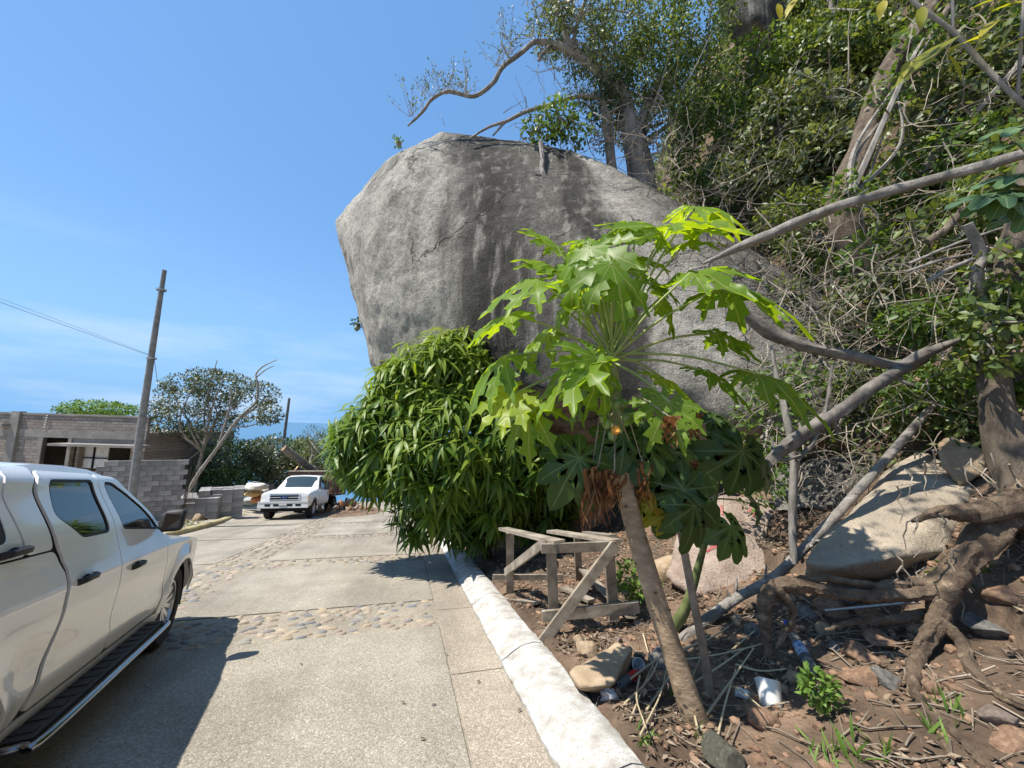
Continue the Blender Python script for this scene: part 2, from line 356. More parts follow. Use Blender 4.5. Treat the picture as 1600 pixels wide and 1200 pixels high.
# ------------------------------------------------------------------ ground
def lin(a, b, s): return list(np.arange(a, b, s))
gx = [-900, -500, -300, -180, -120, -80, -60, -45, -35]+lin(-28, -7.4, 1.1)+lin(-7.3, -6.4, .15)+lin(-6, 1.2, 1.2)+lin(1.2, 6.6, .075)+lin(6.6, 12, .3)+lin(12, 30, 1.2)+[32, 38, 45, 60, 80, 120, 200]
gy = [-60, -40, -25]+lin(-16, .4, .8)+lin(.4, 7, .075)+lin(7, 14, .3)+lin(14, 46, 1.0)+[48, 52, 58, 66, 80, 100, 140, 200, 300, 420]
gx = np.array(gx); gy = np.array(gy)
GV = [(x, y, H(x, y)) for y in gy for x in gx]; nx = len(gx)
GF = [(j*nx+i, j*nx+i+1, (j+1)*nx+i+1, (j+1)*nx+i) for j in range(len(gy)-1) for i in range(nx-1)]
m_ground, n_, l_, b_ = _nodes('ground_soil')
b_.inputs['Roughness'].default_value = .95; b_.inputs['Specular IOR Level'].default_value = .2
t_ = n_.new('ShaderNodeTexCoord'); a_ = n_.new('ShaderNodeTexNoise'); a_.inputs['Scale'].default_value = 1.6; a_.inputs['Detail'].default_value = 10; a_.inputs['Roughness'].default_value = .7
l_.new(t_.outputs['Object'], a_.inputs['Vector'])
ra_ = n_.new('ShaderNodeValToRGB'); e_ = ra_.color_ramp.elements; e_[0].position = .33; e_[0].color = (.06, .042, .03, 1); e_[1].position = .70; e_[1].color = (.29, .195, .135, 1); q_ = e_.new(.52); q_.color = (.135, .095, .066, 1)
rb_ = n_.new('ShaderNodeValToRGB'); e_ = rb_.color_ramp.elements; e_[0].position = .35; e_[0].color = (.26, .23, .18, 1); e_[1].position = .65; e_[1].color = (.46, .42, .35, 1)
sx_ = n_.new('ShaderNodeSeparateXYZ'); l_.new(t_.outputs['Object'], sx_.inputs[0]); mr_ = n_.new('ShaderNodeMapRange'); mr_.inputs['From Min'].default_value = -2; mr_.inputs['From Max'].default_value = -5
l_.new(sx_.outputs['X'], mr_.inputs['Value']); mi_ = n_.new('ShaderNodeMixRGB'); l_.new(mr_.outputs[0], mi_.inputs['Fac'])
l_.new(a_.outputs['Fac'], ra_.inputs[0]); l_.new(a_.outputs['Fac'], rb_.inputs[0]); l_.new(ra_.outputs[0], mi_.inputs['Color1']); l_.new(rb_.outputs[0], mi_.inputs['Color2'])
l_.new(mi_.outputs[0], b_.inputs['Base Color'])
bn_ = n_.new('ShaderNodeTexNoise'); bn_.inputs['Scale'].default_value = 35; bn_.inputs['Detail'].default_value = 8; l_.new(t_.outputs['Object'], bn_.inputs['Vector'])
bu_ = n_.new('ShaderNodeBump'); bu_.inputs['Strength'].default_value = .9; bu_.inputs['Distance'].default_value = .03; l_.new(bn_.outputs['Fac'], bu_.inputs['Height']); l_.new(bu_.outputs[0], b_.inputs['Normal'])
ground = link('ground', npmesh('ground', GV, GF), m_ground); tag(ground, 'reddish brown soil bank and pale dirt beside the concrete road', 'ground', kind='structure'); ORG[ground] = Vector((0, 0, 0))
sea = MB().add([(-30000, -2000, -118.5), (30000, -2000, -118.5), (30000, 50000, -118.5), (-30000, 50000, -118.5)], [(0, 1, 2, 3)]).build('sea', m_sea)
tag(sea, 'deep blue sea far below the hillside', 'sea', kind='structure')

# ------------------------------------------------------------------ road: mortar bed, concrete slabs, bands of river stone
def RP(x, y, h=0): return (x+xc(y), y, zr(y)+h)
ry = [-30, -20, -10, -4]+lin(0, 46, 1)+[48, 55, 65]
mb = MB(); V = []; F = []
for y in ry: V += [RP(-6.75 if y < 15 else -6.75-.013*(y-15)**2, y, -.012), RP(.92, y, -.012)]
F = [(2*i, 2*i+1, 2*i+3, 2*i+2) for i in range(len(ry)-1)]
road = MB().add(V, F).build('road', m_mortar); tag(road, 'pale concrete street with inset bands of river stones', 'road', kind='structure')
BANDS = [(-3.2, -2.25), (.9, 1.75), (4.62, 5.62), (8.45, 9.25), (12.4, 13.1), (16.4, 17.1), (20.5, 21.2), (24.6, 25.3), (29, 29.7)]
def slab(x0, x1, y0, y1, mat, xl=None):
    g = .007; n = max(1, int((y1-y0)/1.2)); m_ = MB(); A = []
    for k in range(n+1):
        y = y0+g+(y1-y0-2*g)*k/n; a = x0+g; b = x1-g
        if xl: a = xl(y)
        A.append([RP(a, y, -.06), RP(b, y, -.06), RP(b, y, -.004), RP(b-.006, y, 0), RP(a+.006, y, 0), RP(a, y, -.004)])
    m_.add([p for r in A for p in r], [(i*6+j, i*6+(j+1) % 6, (i+1)*6+(j+1) % 6, (i+1)*6+j) for i in range(n) for j in range(6)]+[tuple(reversed(range(6))), tuple(n*6+j for j in range(6))])
    return m_.build('concrete_slab', mat, road)
edges = [-14]+[e for b in BANDS for e in b]+[33]
for i in range(0, len(edges), 2):
    y0, y1 = edges[i], edges[i+1]
    slab(-2.66, .45, y0, y1, m_conc)
    slab(-6.7, -3.6, y0, y1, m_conc, (lambda y: -6.7 if y < 15 else -6.7-.013*(y-15)**2))
gj = [-14, -8, -3.5, -.6, 1.9, 3.45, 5.15, 7.1, 9.6, 12.2, 15, 18, 22, 27, 33]
for a, b in zip(gj, gj[1:]): slab(.45, .905, a, b, m_conc2)
# river stones
def stonemesh(seed):
    rg = random.Random(seed); n = 9; V = []; rr = [rg.uniform(.82, 1.08) for _ in range(n)]
    for s, z in ((1, -.9), (1.0, .0), (.72, .72)):
        for k in range(n): a = 2*math.pi*k/n; V.append((math.cos(a)*rr[k]*s, math.sin(a)*rr[k]*s, z))
    V.append((rg.uniform(-.1, .1), rg.uniform(-.1, .1), 1)); F = []
    for j in (0, 1):
        for k in range(n): F.append((j*n+k, j*n+(k+1) % n, (j+1)*n+(k+1) % n, (j+1)*n+k))
    F += [(2*n+k, 2*n+(k+1) % n, 3*n) for k in range(n)]
    me = bpy.data.meshes.new('river_stone'); me.from_pydata(V, [], F)
    for p in me.polygons: p.use_smooth = True
    return me
smesh = [[stonemesh(s) for s in range(5)] for _ in m_stones]
for i, row in enumerate(smesh):
    for me in row: me.materials.append(m_stones[i])
def packed(x0, x1, y0, y1, seed, a=.07):
    rg = random.Random(seed); pts = []; y = y0+a*.6
    while y < y1-a*.3:
        x = x0+rg.uniform(.4, 1)*a
        while x < x1-a*.5:
            pts.append((x+rg.uniform(-.02, .02), y+rg.uniform(-.025, .025), rg.uniform(.6, 1.15)*a, rg.uniform(.34, .58)*a)); x += a*rg.uniform(1.9, 3.1)
        y += a*rg.uniform(1.15, 1.5)
    return pts
ST = []
for bi, (a, b) in enumerate(BANDS): ST += [(*q, 0) for q in packed(-2.64, .43, a, b, bi, .070 if b < 7 else .085)]
ST += [(*q, 1) for q in packed(-3.58, -2.68, -6, 32, 99, .082)]
ST = [s for s in ST if random.random() < .70]
def vis(s):
    p = np.array(RP(s[0], s[1])); d = p-EYE; z = d@_f
    if z < .5: return 99
    x = 800+FPX*(d@_R)/z; y = 600-FPX*(d@_U)/z
    return z if -20 < x < 1620 and y < 1230 else 99
ST.sort(key=vis); slope = math.atan(-GR)
rest = MB(); STV = []; STF = []
for i, s in enumerate(ST):
    h = random.uniform(.006, .016); rz = random.gauss(0, .35); sx, sy = s[2], s[3]
    if i < 300:
        o = link('river_stone', random.choice(random.choice(smesh)), None, road); o.location = RP(s[0], s[1], -.012)
        o.rotation_euler = (slope, 0, rz); o.scale = (sx, sy, h+.012)
    else:
        me = smesh[0][i % 5]; c, sn = math.cos(rz), math.sin(rz); o0 = len(rest.V); px, py, pz = RP(s[0], s[1], -.012)
        for v in me.vertices:
            x = v.co.x*sx; y = v.co.y*sy; X = c*x-sn*y; Y = sn*x+c*y; rest.V.append((px+X, py+Y, pz-GR*Y+v.co.z*(h+.012)))
        rest.F += [tuple(k+o0 for k in p.vertices) for p in me.polygons]
m_rest = M('river_stones_mixed', (.22, .20, .175), (.38, .325, .255), 5.5, .8, .2, 60, c3=(.32, .265, .205), lo=.3, hi=.7, detail=1)
o = rest.build('river_stones', m_rest, road, smooth=60); o['kind'] = 'stuff'
# kerbs
kr = thing('kerb', 'chunky sloped kerb in worn white paint along the soil bank', 'kerb', (0, 0, 0)); kr['kind'] = 'structure'
def kerbblock(parent, mat, fx, y0, y1, prof, n=6):
    rg = random.Random(int(y0*100)); A = []; g = .006
    for k in range(n+1):
        y = y0+g+(y1-y0-2*g)*k/n; row = []
        for j, (px, pz) in enumerate(prof):
            jx = .018*nz3(y*3, j*1.7, 4)+.012*nz3(y*14, j, 1); jz = (.016*nz3(y*2.5, j, 9)+.014*nz3(y*13, j*2, 3)) if 0 < j < len(prof)-1 else 0
            row.append((fx(y)+px+jx, y, zr(y)+pz+jz))
        A.append(row)
    m_ = len(prof); mb = MB().add([p for r in A for p in r], [(i*m_+j, i*m_+j+1, (i+1)*m_+j+1, (i+1)*m_+j) for i in range(n) for j in range(m_-1)]+[tuple(range(m_)), tuple(n*m_+j for j in reversed(range(m_)))])
    return mb.build('kerb_block', mat, parent, smooth=35)
prof = [(0, -.12), (.0, .012), (.05, .038), (.10, .075), (.17, .115), (.22, .130), (.29, .136), (.365, .128), (.40, .10), (.405, -.12)]
ky = [-4.5, -2.9, -1.3, .35, 1.95, 3.55, 5.2, 6.85, 8.5, 10.2, 12, 14, 16, 18.5, 21, 24, 27, 30]
for a, b in zip(ky, ky[1:]): kerbblock(kr, m_kerb, lambda y: .905+xc(y), a, b, prof, 26 if b < 9 else 4)
kl = thing('kerb', 'low kerb with faded yellow paint beside the stacked blocks', 'kerb', (0, 0, 0)); kl['kind'] = 'structure'
prof2 = [(-.22, -.12), (-.22, .12), (-.19, .15), (-.03, .15), (0, .12), (0, -.12)]
for a in lin(0, 30, 2.0): kerbblock(kl, m_kerb_y, lambda y: (-6.72 if y < 15 else -6.72-.013*(y-15)**2)+xc(y), a, a+2.0, prof2, 4)
# small things lying on the road: leaf scraps
# ------------------------------------------------------------------ the great boulder
m_gran, n_, l_, b_ = _nodes('weathered_granite')
b_.inputs['Roughness'].default_value = .9; b_.inputs['Specular IOR Level'].default_value = .2
def nd(t, **k):
    x = n_.new('ShaderNode'+t)
    for a, v in k.items():
        if a in x.inputs: x.inputs[a].default_value = v
        else: setattr(x, a, v)
    return x
t_ = nd('TexCoord'); ob_ = t_.outputs['Object']
def nse(scale, detail=6, rough=.6, stretch=None):
    a = nd('TexNoise', Scale=scale, Detail=detail, Roughness=rough)
    if stretch:
        q = nd('Mapping'); q.inputs['Scale'].default_value = stretch; l_.new(ob_, q.inputs[0]); l_.new(q.outputs[0], a.inputs['Vector'])
    else: l_.new(ob_, a.inputs['Vector'])
    return a.outputs['Fac']
def ramp(f, stops):
    r = nd('ValToRGB'); e = r.color_ramp.elements; e[0].position, e[0].color = stops[0][0], c4(stops[0][1]); e[1].position, e[1].color = stops[-1][0], c4(stops[-1][1])
    for p_, c_ in stops[1:-1]: q = e.new(p_); q.color = c4(c_)
    l_.new(f, r.inputs[0]); return r.outputs[0]
def mixc(fac, a, b, mode='MIX'):
    m_ = nd('MixRGB'); m_.blend_type = mode
    for s, v in (('Fac', fac), ('Color1', a), ('Color2', b)):
        if hasattr(v, 'is_linked'): l_.new(v, m_.inputs[s])
        else: m_.inputs[s].default_value = v if s == 'Fac' else c4(v)
    return m_.outputs[0]
def math_(op, a, b=None, clamp=False):
    m_ = nd('Math'); m_.operation = op; m_.use_clamp = clamp
    for i, v in enumerate((a, b)):
        if v is None: continue
        if hasattr(v, 'is_linked'): l_.new(v, m_.inputs[i])
        else: m_.inputs[i].default_value = v
    return m_.outputs[0]
base_ = ramp(nse(1.6, 12, .75), [(.3, (.31, .288, .248)), (.5, (.43, .405, .355)), (.7, (.54, .51, .455))])
grain = ramp(nse(38, 4, .75), [(.35, (.35, .35, .35)), (.5, (1, 1, 1)), (.68, (1.5, 1.48, 1.42))])
col = mixc(.7, base_, grain, 'MULTIPLY')
col = mixc(.75, col, ramp(nse(9, 8, .8), [(.38, (.50, .49, .47)), (.5, (1, 1, 1)), (.64, (1.35, 1.34, 1.3))]), 'MULTIPLY')
# rain-wash: dark algae running down the face in vertical streaks
st = nse(1.15, 7, .62, (1, 1, .10)); st2 = nse(4.5, 6, .6, (1, 1, .06)); patch = nse(.28, 4, .55, (1, 1, .5))
streak = math_('MULTIPLY', ramp(math_('ADD', st, math_('MULTIPLY', math_('SUBTRACT', st2, .5), .35)), [(.44, (0, 0, 0)), (.60, (1, 1, 1))]), ramp(patch, [(.36, (0, 0, 0)), (.56, (1, 1, 1))]))
gp_ = nd('NewGeometry'); sxx = nd('SeparateXYZ'); l_.new(gp_.outputs['Position'], sxx.inputs[0])
wob = math_('MULTIPLY', math_('SUBTRACT', nse(.7, 6, .65, (1, 1, .25)), .5), 2.2)
bx_ = nd('MapRange'); bx_.inputs['From Min'].default_value = -2; bx_.inputs['From Max'].default_value = 8; l_.new(math_('ADD', sxx.outputs['X'], wob), bx_.inputs['Value'])
band = ramp(bx_.outputs[0], [(.0, (.0, .0, .0)), (.235, (.12, .12, .12)), (.275, (.85, .85, .85)), (.34, (1, 1, 1)), (.38, (.95, .95, .95)), (.44, (.72, .72, .72)), (.48, (.78, .78, .78)), (.52, (1, 1, 1)), (.555, (.9, .9, .9)), (.585, (.1, .1, .1)), (.66, (.35, .35, .35)), (.72, (.75, .75, .75)), (1, (.9, .9, .9))])
fine_ = ramp(st2, [(.34, (.55, .55, .55)), (.48, (1, 1, 1))])
streak = math_('MAXIMUM', math_('MULTIPLY', band, fine_), math_('MULTIPLY', streak, .5))
col = mixc(math_('MULTIPLY', streak, .95), col, mixc(.6, (.030, .028, .024), grain, 'MULTIPLY'))
white = math_('MULTIPLY', ramp(nse(5.5, 5, .6, (1, 1, .05)), [(.63, (0, 0, 0)), (.70, (1, 1, 1))]), ramp(nse(.6, 3), [(.5, (0, 0, 0)), (.62, (1, 1, 1))]))
col = mixc(math_('MULTIPLY', white, .5), col, (.52, .49, .43))
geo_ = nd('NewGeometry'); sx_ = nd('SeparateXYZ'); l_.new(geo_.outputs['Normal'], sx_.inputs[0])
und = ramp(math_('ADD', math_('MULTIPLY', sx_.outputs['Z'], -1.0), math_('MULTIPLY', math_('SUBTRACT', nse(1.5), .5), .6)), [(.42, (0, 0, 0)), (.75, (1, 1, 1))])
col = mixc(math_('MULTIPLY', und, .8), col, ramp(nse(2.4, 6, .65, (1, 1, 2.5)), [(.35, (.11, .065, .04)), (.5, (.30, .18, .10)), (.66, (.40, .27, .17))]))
# cracks
vo = nd('TexVoronoi', Scale=.33); vo.feature = 'DISTANCE_TO_EDGE'
wv = nd('TexNoise', Scale=.8, Detail=6, Roughness=.65); l_.new(ob_, wv.inputs['Vector'])
ad = nd('VectorMath'); ad.operation = 'MULTIPLY_ADD'; l_.new(wv.outputs['Color'], ad.inputs[0]); ad.inputs[1].default_value = (1.6, 1.6, 1.6); l_.new(ob_, ad.inputs[2]); l_.new(ad.outputs[0], vo.inputs['Vector'])
crk = math_('MULTIPLY', ramp(vo.outputs['Distance'], [(.0, (1, 1, 1)), (.012, (0, 0, 0))]), ramp(nse(.5, 3), [(.50, (0, 0, 0)), (.58, (1, 1, 1))]))
col = mixc(math_('MULTIPLY', crk, .75), col, (.05, .045, .04))
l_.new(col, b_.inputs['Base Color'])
hgt = math_('SUBTRACT', math_('ADD', math_('MULTIPLY', nse(3, 10, .7), .35), math_('ADD', math_('MULTIPLY', nse(30, 5, .7), .18), math_('MULTIPLY', nse(9, 8, .8), .32))), math_('MULTIPLY', crk, .35))
bu_ = nd('Bump', Strength=1.0, Distance=.2); l_.new(hgt, bu_.inputs['Height']); l_.new(bu_.outputs[0], b_.inputs['Normal'])

def hullrock(name, pix, voxel, nsm, mat, big=.12, fine=.02, seed=0, base=None, label=None, cat='boulder', group=None, dents=()):
    bm = bmesh.new()
    for q in pix: bm.verts.new(rp3(P(*q)) if len(q) == 3 else rp3(q[:3]))
    r = bmesh.ops.convex_hull(bm, input=bm.verts)
    bmesh.ops.delete(bm, geom=[v for v in bm.verts if not v.link_faces], context='VERTS')
    bmesh.ops.recalc_face_normals(bm, faces=bm.faces)
    me = bpy.data.meshes.new('h'); bm.to_mesh(me); bm.free()
    o = bpy.data.objects.new('h', me); C.objects.link(o)
    a = o.modifiers.new('r', 'REMESH'); a.mode = 'VOXEL'; a.voxel_size = voxel; a.use_smooth_shade = True
    s = o.modifiers.new('s', 'SMOOTH'); s.iterations = nsm; s.factor = .6
    m2 = evalmesh(o, name); bpy.data.objects.remove(o)
    n = len(m2.vertices); co = np.empty(n*3, np.float32); m2.vertices.foreach_get('co', co); co = co.reshape(-1, 3)
    no = np.empty(n*3, np.float32); m2.vertices.foreach_get('normal', no); no = no.reshape(-1, 3)
    sv = Vector((seed*3.1, seed, -seed))
    for i in range(n):
        p = Vector(co[i]); d = big*(noise.noise(p*.55/max(big*8, .2)+sv)*1.3+.5*noise.noise(p*1.3/max(big*8, .2)+sv))
        d += fine*(noise.noise(p*2.6/max(fine*40, .15)+sv)+.6*noise.noise(p*6/max(fine*40, .15)+sv))
        # scalloped spalls: stepped noise
        t = noise.noise(p*.42/max(big*8, .2)+sv*2.3); d -= big*.55*(1 if t > .18 else 0)*min(1, (t-.18)*14 if t > .18 else 0)
        for (c, rr, dp) in dents:
            k = (p-rp3(c)).length/rr
            if k < 1: d -= dp*(1-k*k)**2
        co[i] += no[i]*d
    b = rp3(base) if base is not None else Vector(co[co[:, 2].argmin()])
    m2.vertices.foreach_set('co', (co-np.array(b)).astype(np.float32).ravel()); m2.update()
    for p in m2.polygons: p.use_smooth = True
    m2.materials.clear(); m2.materials.append(mat)
    ob = link(name, m2, None); ob.location = b; ORG[ob] = b
    if label: tag(ob, label, cat, group)
    return ob
BP = [(523, 345, 11.2), (530, 375, 11), (548, 450, 10.9), (575, 552, 10.7), (600, 640, 10.8), (644, 234, 9.9), (604, 290, 9.4), (580, 380, 9.08), (576, 470, 9.02), (592, 560, 9.2),
      (600, 252, 11.4), (690, 206, 10.9), (745, 216, 10.3), (850, 226, 9.9), (905, 240, 9.6), (960, 262, 9.3), (1035, 300, 9.2), (690, 290, 9.7), (690, 480, 9.6), (850, 300, 9.05), (850, 500, 8.95),
      (975, 310, 8.75), (1000, 480, 8.3), (640, 640, 9.8), (780, 650, 9.45), (900, 690, 8.8), (1000, 700, 8.2), (1120, 740, 6.9), (1280, 745, 5.5), (1060, 340, 9.0), (1200, 425, 7.7), (1330, 490, 6.2), (1410, 620, 5.0), (1400, 700, 4.75),
      (1150, 560, 7.2), (1250, 520, 6.5), (700, 215, 15.5), (900, 245, 15), (1060, 335, 13), (560, 345, 14.5), (630, 600, 14.5), (900, 690, 12.5), (1390, 600, 9.5), (1280, 490, 9.5), (1280, 745, 8.5)]
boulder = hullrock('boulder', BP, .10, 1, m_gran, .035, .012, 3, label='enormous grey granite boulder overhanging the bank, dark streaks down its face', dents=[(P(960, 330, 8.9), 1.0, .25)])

# ------------------------------------------------------------------ smaller rocks on the bank
m_pale = M('pale_granite', (.30, .255, .20), (.52, .45, .35), 2.2, .9, .8, 40, c3=(.42, .355, .27), speck=(110, (.22, .18, .14), .08), bdist=.03)
m_pink = M('pinkish_granite', (.27, .20, .16), (.45, .365, .30), 3, .9, .8, 45, speck=(110, (.17, .13, .11), .14), bdist=.03)
m_grock = M('grey_rock', (.13, .125, .115), (.33, .31, .28), 3, .9, .8, 40, bdist=.03)
m_brock = M('brown_stone', (.16, .095, .06), (.36, .23, .15), 4, .9, .6, 40, bdist=.02)
m_orock = M('ochre_stone', (.27, .19, .115), (.45, .35, .24), 4, .9, .6, 40, bdist=.02)
m_red = M('red_spray_paint', (.30, .055, .055), (.42, .22, .19), 22, .9, lo=.4, hi=.65)
slabr = hullrock('leaning_slab', [(1258, 880, 3.1), (1300, 888, 3.0), (1400, 872, 2.95), (1480, 862, 3.05), (1525, 760, 3.5), (1510, 745, 3.6), (1440, 700, 4.1), (1400, 722, 4.1), (1330, 800, 3.7), (1275, 850, 3.4), (1490, 800, 3.3),
    (1262, 905, 3.25), (1400, 905, 3.2), (1480, 890, 3.3), (1500, 800, 3.9), (1420, 760, 4.4)], .035, 1, m_pale, .016, .008, 5, label='big flat-faced pale tan rock slab tilted above the roots', cat='rock')
grock = hullrock('graffiti_rock', [(1062, 800, 5.0), (1130, 768, 5.2), (1215, 785, 5.1), (1245, 830, 4.7), (1235, 900, 4.2), (1180, 935, 3.9), (1090, 935, 3.9), (1040, 900, 4.3), (1050, 850, 4.7), (1140, 870, 4.25), (1130, 800, 6.2), (1240, 900, 5.5), (1050, 930, 5.2)],
    .05, 3, m_pink, .04, .012, 8, label='pinkish grey boulder sprayed with red paint marks', cat='rock')
def surf(ob):
    me = ob.data; bvh = BVHTree.FromPolygons([v.co+ob.location for v in me.vertices], [p.vertices for p in me.polygons])
    return lambda px, py: bvh.ray_cast(Vector(EYE), rp3(ray(px, py)).normalized())
sf = surf(grock)
for stroke in ([(1082, 838), (1085, 846), (1093, 843), (1098, 832)], [(1103, 838), (1112, 828), (1120, 832), (1112, 842), (1119, 850), (1108, 852)], [(1104, 862), (1115, 856), (1128, 852)], [(1127, 790), (1129, 805)], [(1168, 800), (1176, 796), (1177, 808)]):
    pts = []
    for q in spline(stroke, 5):
        h = sf(*q)
        if h[0] is not None: pts.append((h[0], h[1]))
    if len(pts) > 2:
        mb = MB(); V = []
        for i, (p, n) in enumerate(pts):
            t = (pts[min(i+1, len(pts)-1)][0]-pts[max(i-1, 0)][0]).normalized(); s = n.cross(t).normalized()*.016
            V += [p+n*.006-s, p+n*.012, p+n*.006+s]
        mb.add(V, [(3*i+a, 3*i+a+1, 3*i+a+4, 3*i+a+3) for i in range(len(pts)-1) for a in (0, 1)])
        mb.build('paint_mark', m_red, grock)
hullrock('rock', [(1005, 880, 5.0), (1075, 862, 5.2), (1088, 905, 4.9), (1070, 935, 4.5), (1010, 925, 4.5), (1040, 880, 4.5), (1050, 900, 5.8)], .05, 3, m_orock, .03, .01, 11, label='sandy coloured low rock left of the graffiti boulder', cat='rock')
hullrock('rock', [(888, 1050, 2.75), (905, 1075, 2.6), (960, 1070, 2.6), (990, 1010, 3.0), (965, 1000, 3.2), (920, 1025, 3.0), (940, 1090, 2.8), (985, 1060, 3.0), (900, 1080, 2.8)], .022, 2, m_orock, .02, .008, 13, label='angular ochre rock lying beside the white kerb', cat='rock')
p = ong(1130, 1195); d = float((p-EYE)@_f); r = 78*d/FPX/2; me = rockmesh('rock', 1, .9, .75, 91, 4, 16, .2, .05, .45); me.materials.append(M('mossy_grey_rock', (.10, .10, .075), (.30, .28, .24), 5, .95, .9, 40, c3=(.19, .185, .14), bdist=.03)); o = link('rock', me, None); o.location = rp3(p+np.array([0, 0, r*.25])); o.scale = (r, r, r*.95); o.rotation_euler = (.2, .3, 1.1)
tag(o, 'mossy grey angular stone in front of the papaya trunk', 'rock')
hullrock('bank_rock', [(1190, 735, 5.3), (1300, 725, 5.0), (1420, 690, 4.5), (1420, 760, 4.3), (1300, 800, 4.4), (1200, 805, 4.8), (1300, 760, 6.2), (1420, 720, 6.0)], .08, 3, m_gran, .06, .015, 17, label='grey rock ledge buried in dry litter above the tilted slab', cat='rock')
hullrock('bank_rock', [(1460, 690, 3.7), (1490, 680, 3.7), (1535, 700, 3.6), (1540, 740, 3.5), (1500, 760, 3.5), (1470, 730, 3.6), (1500, 720, 4.2)], .03, 1, m_orock, .02, .006, 18, label='square tan rock wedged between slab and trunk', cat='rock')
hullrock('hilltop_boulder', [(1110, -40, 12.6), (1250, -50, 12.4), (1240, 60, 12.0), (1185, 96, 12.2), (1130, 50, 12.5), (1180, 20, 11.7), (1180, -40, 15.5), (1190, 90, 15)], .10, 4, m_gran, .08, .02, 21, label='smooth grey boulder perched high among the hillside shrubs')
hullrock('undercut_rock', [(720, 780, 9.5), (760, 720, 10), (900, 690, 9.6), (960, 700, 8.8), (970, 850, 7.6), (900, 870, 7.6), (760, 870, 8.6), (800, 780, 8.8), (800, 780, 12), (960, 800, 11)], .12, 3, m_brock, .08, .02, 23, label='dark brown rock in the hollow under the overhanging boulder', cat='rock')
rk = [rockmesh('stone', 1, .85, .7, s, 3, 13, .16, .035, .5) for s in range(6)]
loose = [((920, 1015), 40, m_orock), ((905, 1003), 24, m_orock), ((1035, 1030), 45, m_grock), ((1340, 1020), 46, m_brock), ((1345, 1058), 54, m_brock), ((1385, 1060), 44, m_grock), ((1300, 1085), 34, m_brock), ((1245, 1060), 30, m_orock), ((1225, 1080), 26, m_orock),
         ((1460, 1075), 30, m_brock), ((1375, 1000), 44, m_brock), ((1440, 985), 36, m_orock), ((1305, 1010), 24, m_grock), ((1330, 1095), 22, m_brock), ((1325, 1130), 26, m_brock), ((1195, 1125), 50, m_brock), ((1580, 1160), 60, m_brock), ((1560, 1120), 50, m_pink),
         ((1390, 1090), 18, m_orock), ((1415, 1110), 20, m_brock), ((1290, 985), 30, m_orock), ((1260, 1010), 22, m_grock), ((1540, 980), 60, m_grock), ((1565, 930), 50, m_brock), ((1500, 1040), 26, m_brock), ((1180, 985), 30, m_grock), ((1150, 970), 22, m_orock), ((1000, 975), 18, m_pink),
         ((965, 1000), 16, m_pink), ((1360, 960), 40, m_brock), ((1420, 950), 30, m_brock), ((1300, 950), 46, m_brock), ((1260, 960), 34, m_grock), ((1390, 930), 46, m_brock), ((1330, 930), 50, m_grock), ((1230, 935), 30, m_orock)]
nm = {m_orock: 'ochre', m_grock: 'grey', m_brock: 'reddish brown', m_pink: 'pinkish'}
for i, ((x, y), wpx, mt) in enumerate(loose):
    p = ong(x, y+wpx*.15); d = float((p-EYE)@_f); r = wpx*d/FPX/2
    me = rk[i % 6].copy(); me.materials.clear(); me.materials.append(mt)
    o = link('stone', me, None); o.location = (p[0], p[1], p[2]+r*.25); o.scale = (r*1.1, r*1.1, r*1.05); o.rotation_euler = (random.uniform(-.4, .4), random.uniform(-.4, .4), random.uniform(0, 6.3))
    tag(o, 'loose %s stone on the littered soil bank' % nm[mt], 'stone', 'loose %s stones on the bank' % nm[mt])
# gravel too small to pick apart
gv = MB(); tet = rockmesh('g', 1, 1, .8, 3, 1, 3)
for _ in range(3000):
    x = random.uniform(1.45, 4.8); y = random.uniform(.6, 7); s = random.choice([.008, .012, .018, .03])*random.uniform(.7, 1.3); z = H(x, y)+s*.3; o0 = len(gv.V); a = random.uniform(0, 6)
    for v in tet.vertices: gv.V.append((x+s*(v.co.x*math.cos(a)-v.co.y*math.sin(a)), y+s*(v.co.x*math.sin(a)+v.co.y*math.cos(a)), z+s*v.co.z))
    gv.F += [tuple(k+o0 for k in p.vertices) for p in tet.polygons]
tag(gv.build('gravel', m_brock, base=(3, 3, 0)), 'scattered brown gravel over the soil bank', 'gravel', kind='stuff')
# ------------------------------------------------------------------ vehicle materials
m_white = M('white_car_paint', (.80, .80, .78), rough=.22, spec=.5, coat=.8)
_n, _l = m_white.node_tree.nodes, m_white.node_tree.links; _t = _n.new('ShaderNodeTexCoord'); _s = _n.new('ShaderNodeSeparateXYZ'); _l.new(_t.outputs['Object'], _s.inputs[0])
_rr = _n.new('ShaderNodeMapRange'); _rr.inputs['From Min'].default_value = .95; _rr.inputs['From Max'].default_value = .35; _rr.inputs['To Max'].default_value = .5; _l.new(_s.outputs['Z'], _rr.inputs['Value'])
_q = _n.new('ShaderNodeTexNoise'); _q.inputs['Scale'].default_value = 7; _q.inputs['Detail'].default_value = 9; _q.inputs['Roughness'].default_value = .7; _l.new(_t.outputs['Object'], _q.inputs['Vector'])
_m = _n.new('ShaderNodeMath'); _m.operation = 'MULTIPLY'; _l.new(_rr.outputs[0], _m.inputs[0]); _l.new(_q.outputs['Fac'], _m.inputs[1])
_x = _n.new('ShaderNodeMixRGB'); _x.inputs['Color1'].default_value = (.80, .80, .78, 1); _x.inputs['Color2'].default_value = (.42, .36, .27, 1); _l.new(_m.outputs[0], _x.inputs['Fac']); _l.new(_x.outputs[0], _n['Principled BSDF'].inputs['Base Color'])
_y = _n.new('ShaderNodeMapRange'); _y.inputs['To Min'].default_value = .22; _y.inputs['To Max'].default_value = .6; _l.new(_m.outputs[0], _y.inputs['Value']); _l.new(_y.outputs[0], _n['Principled BSDF'].inputs['Roughness'])
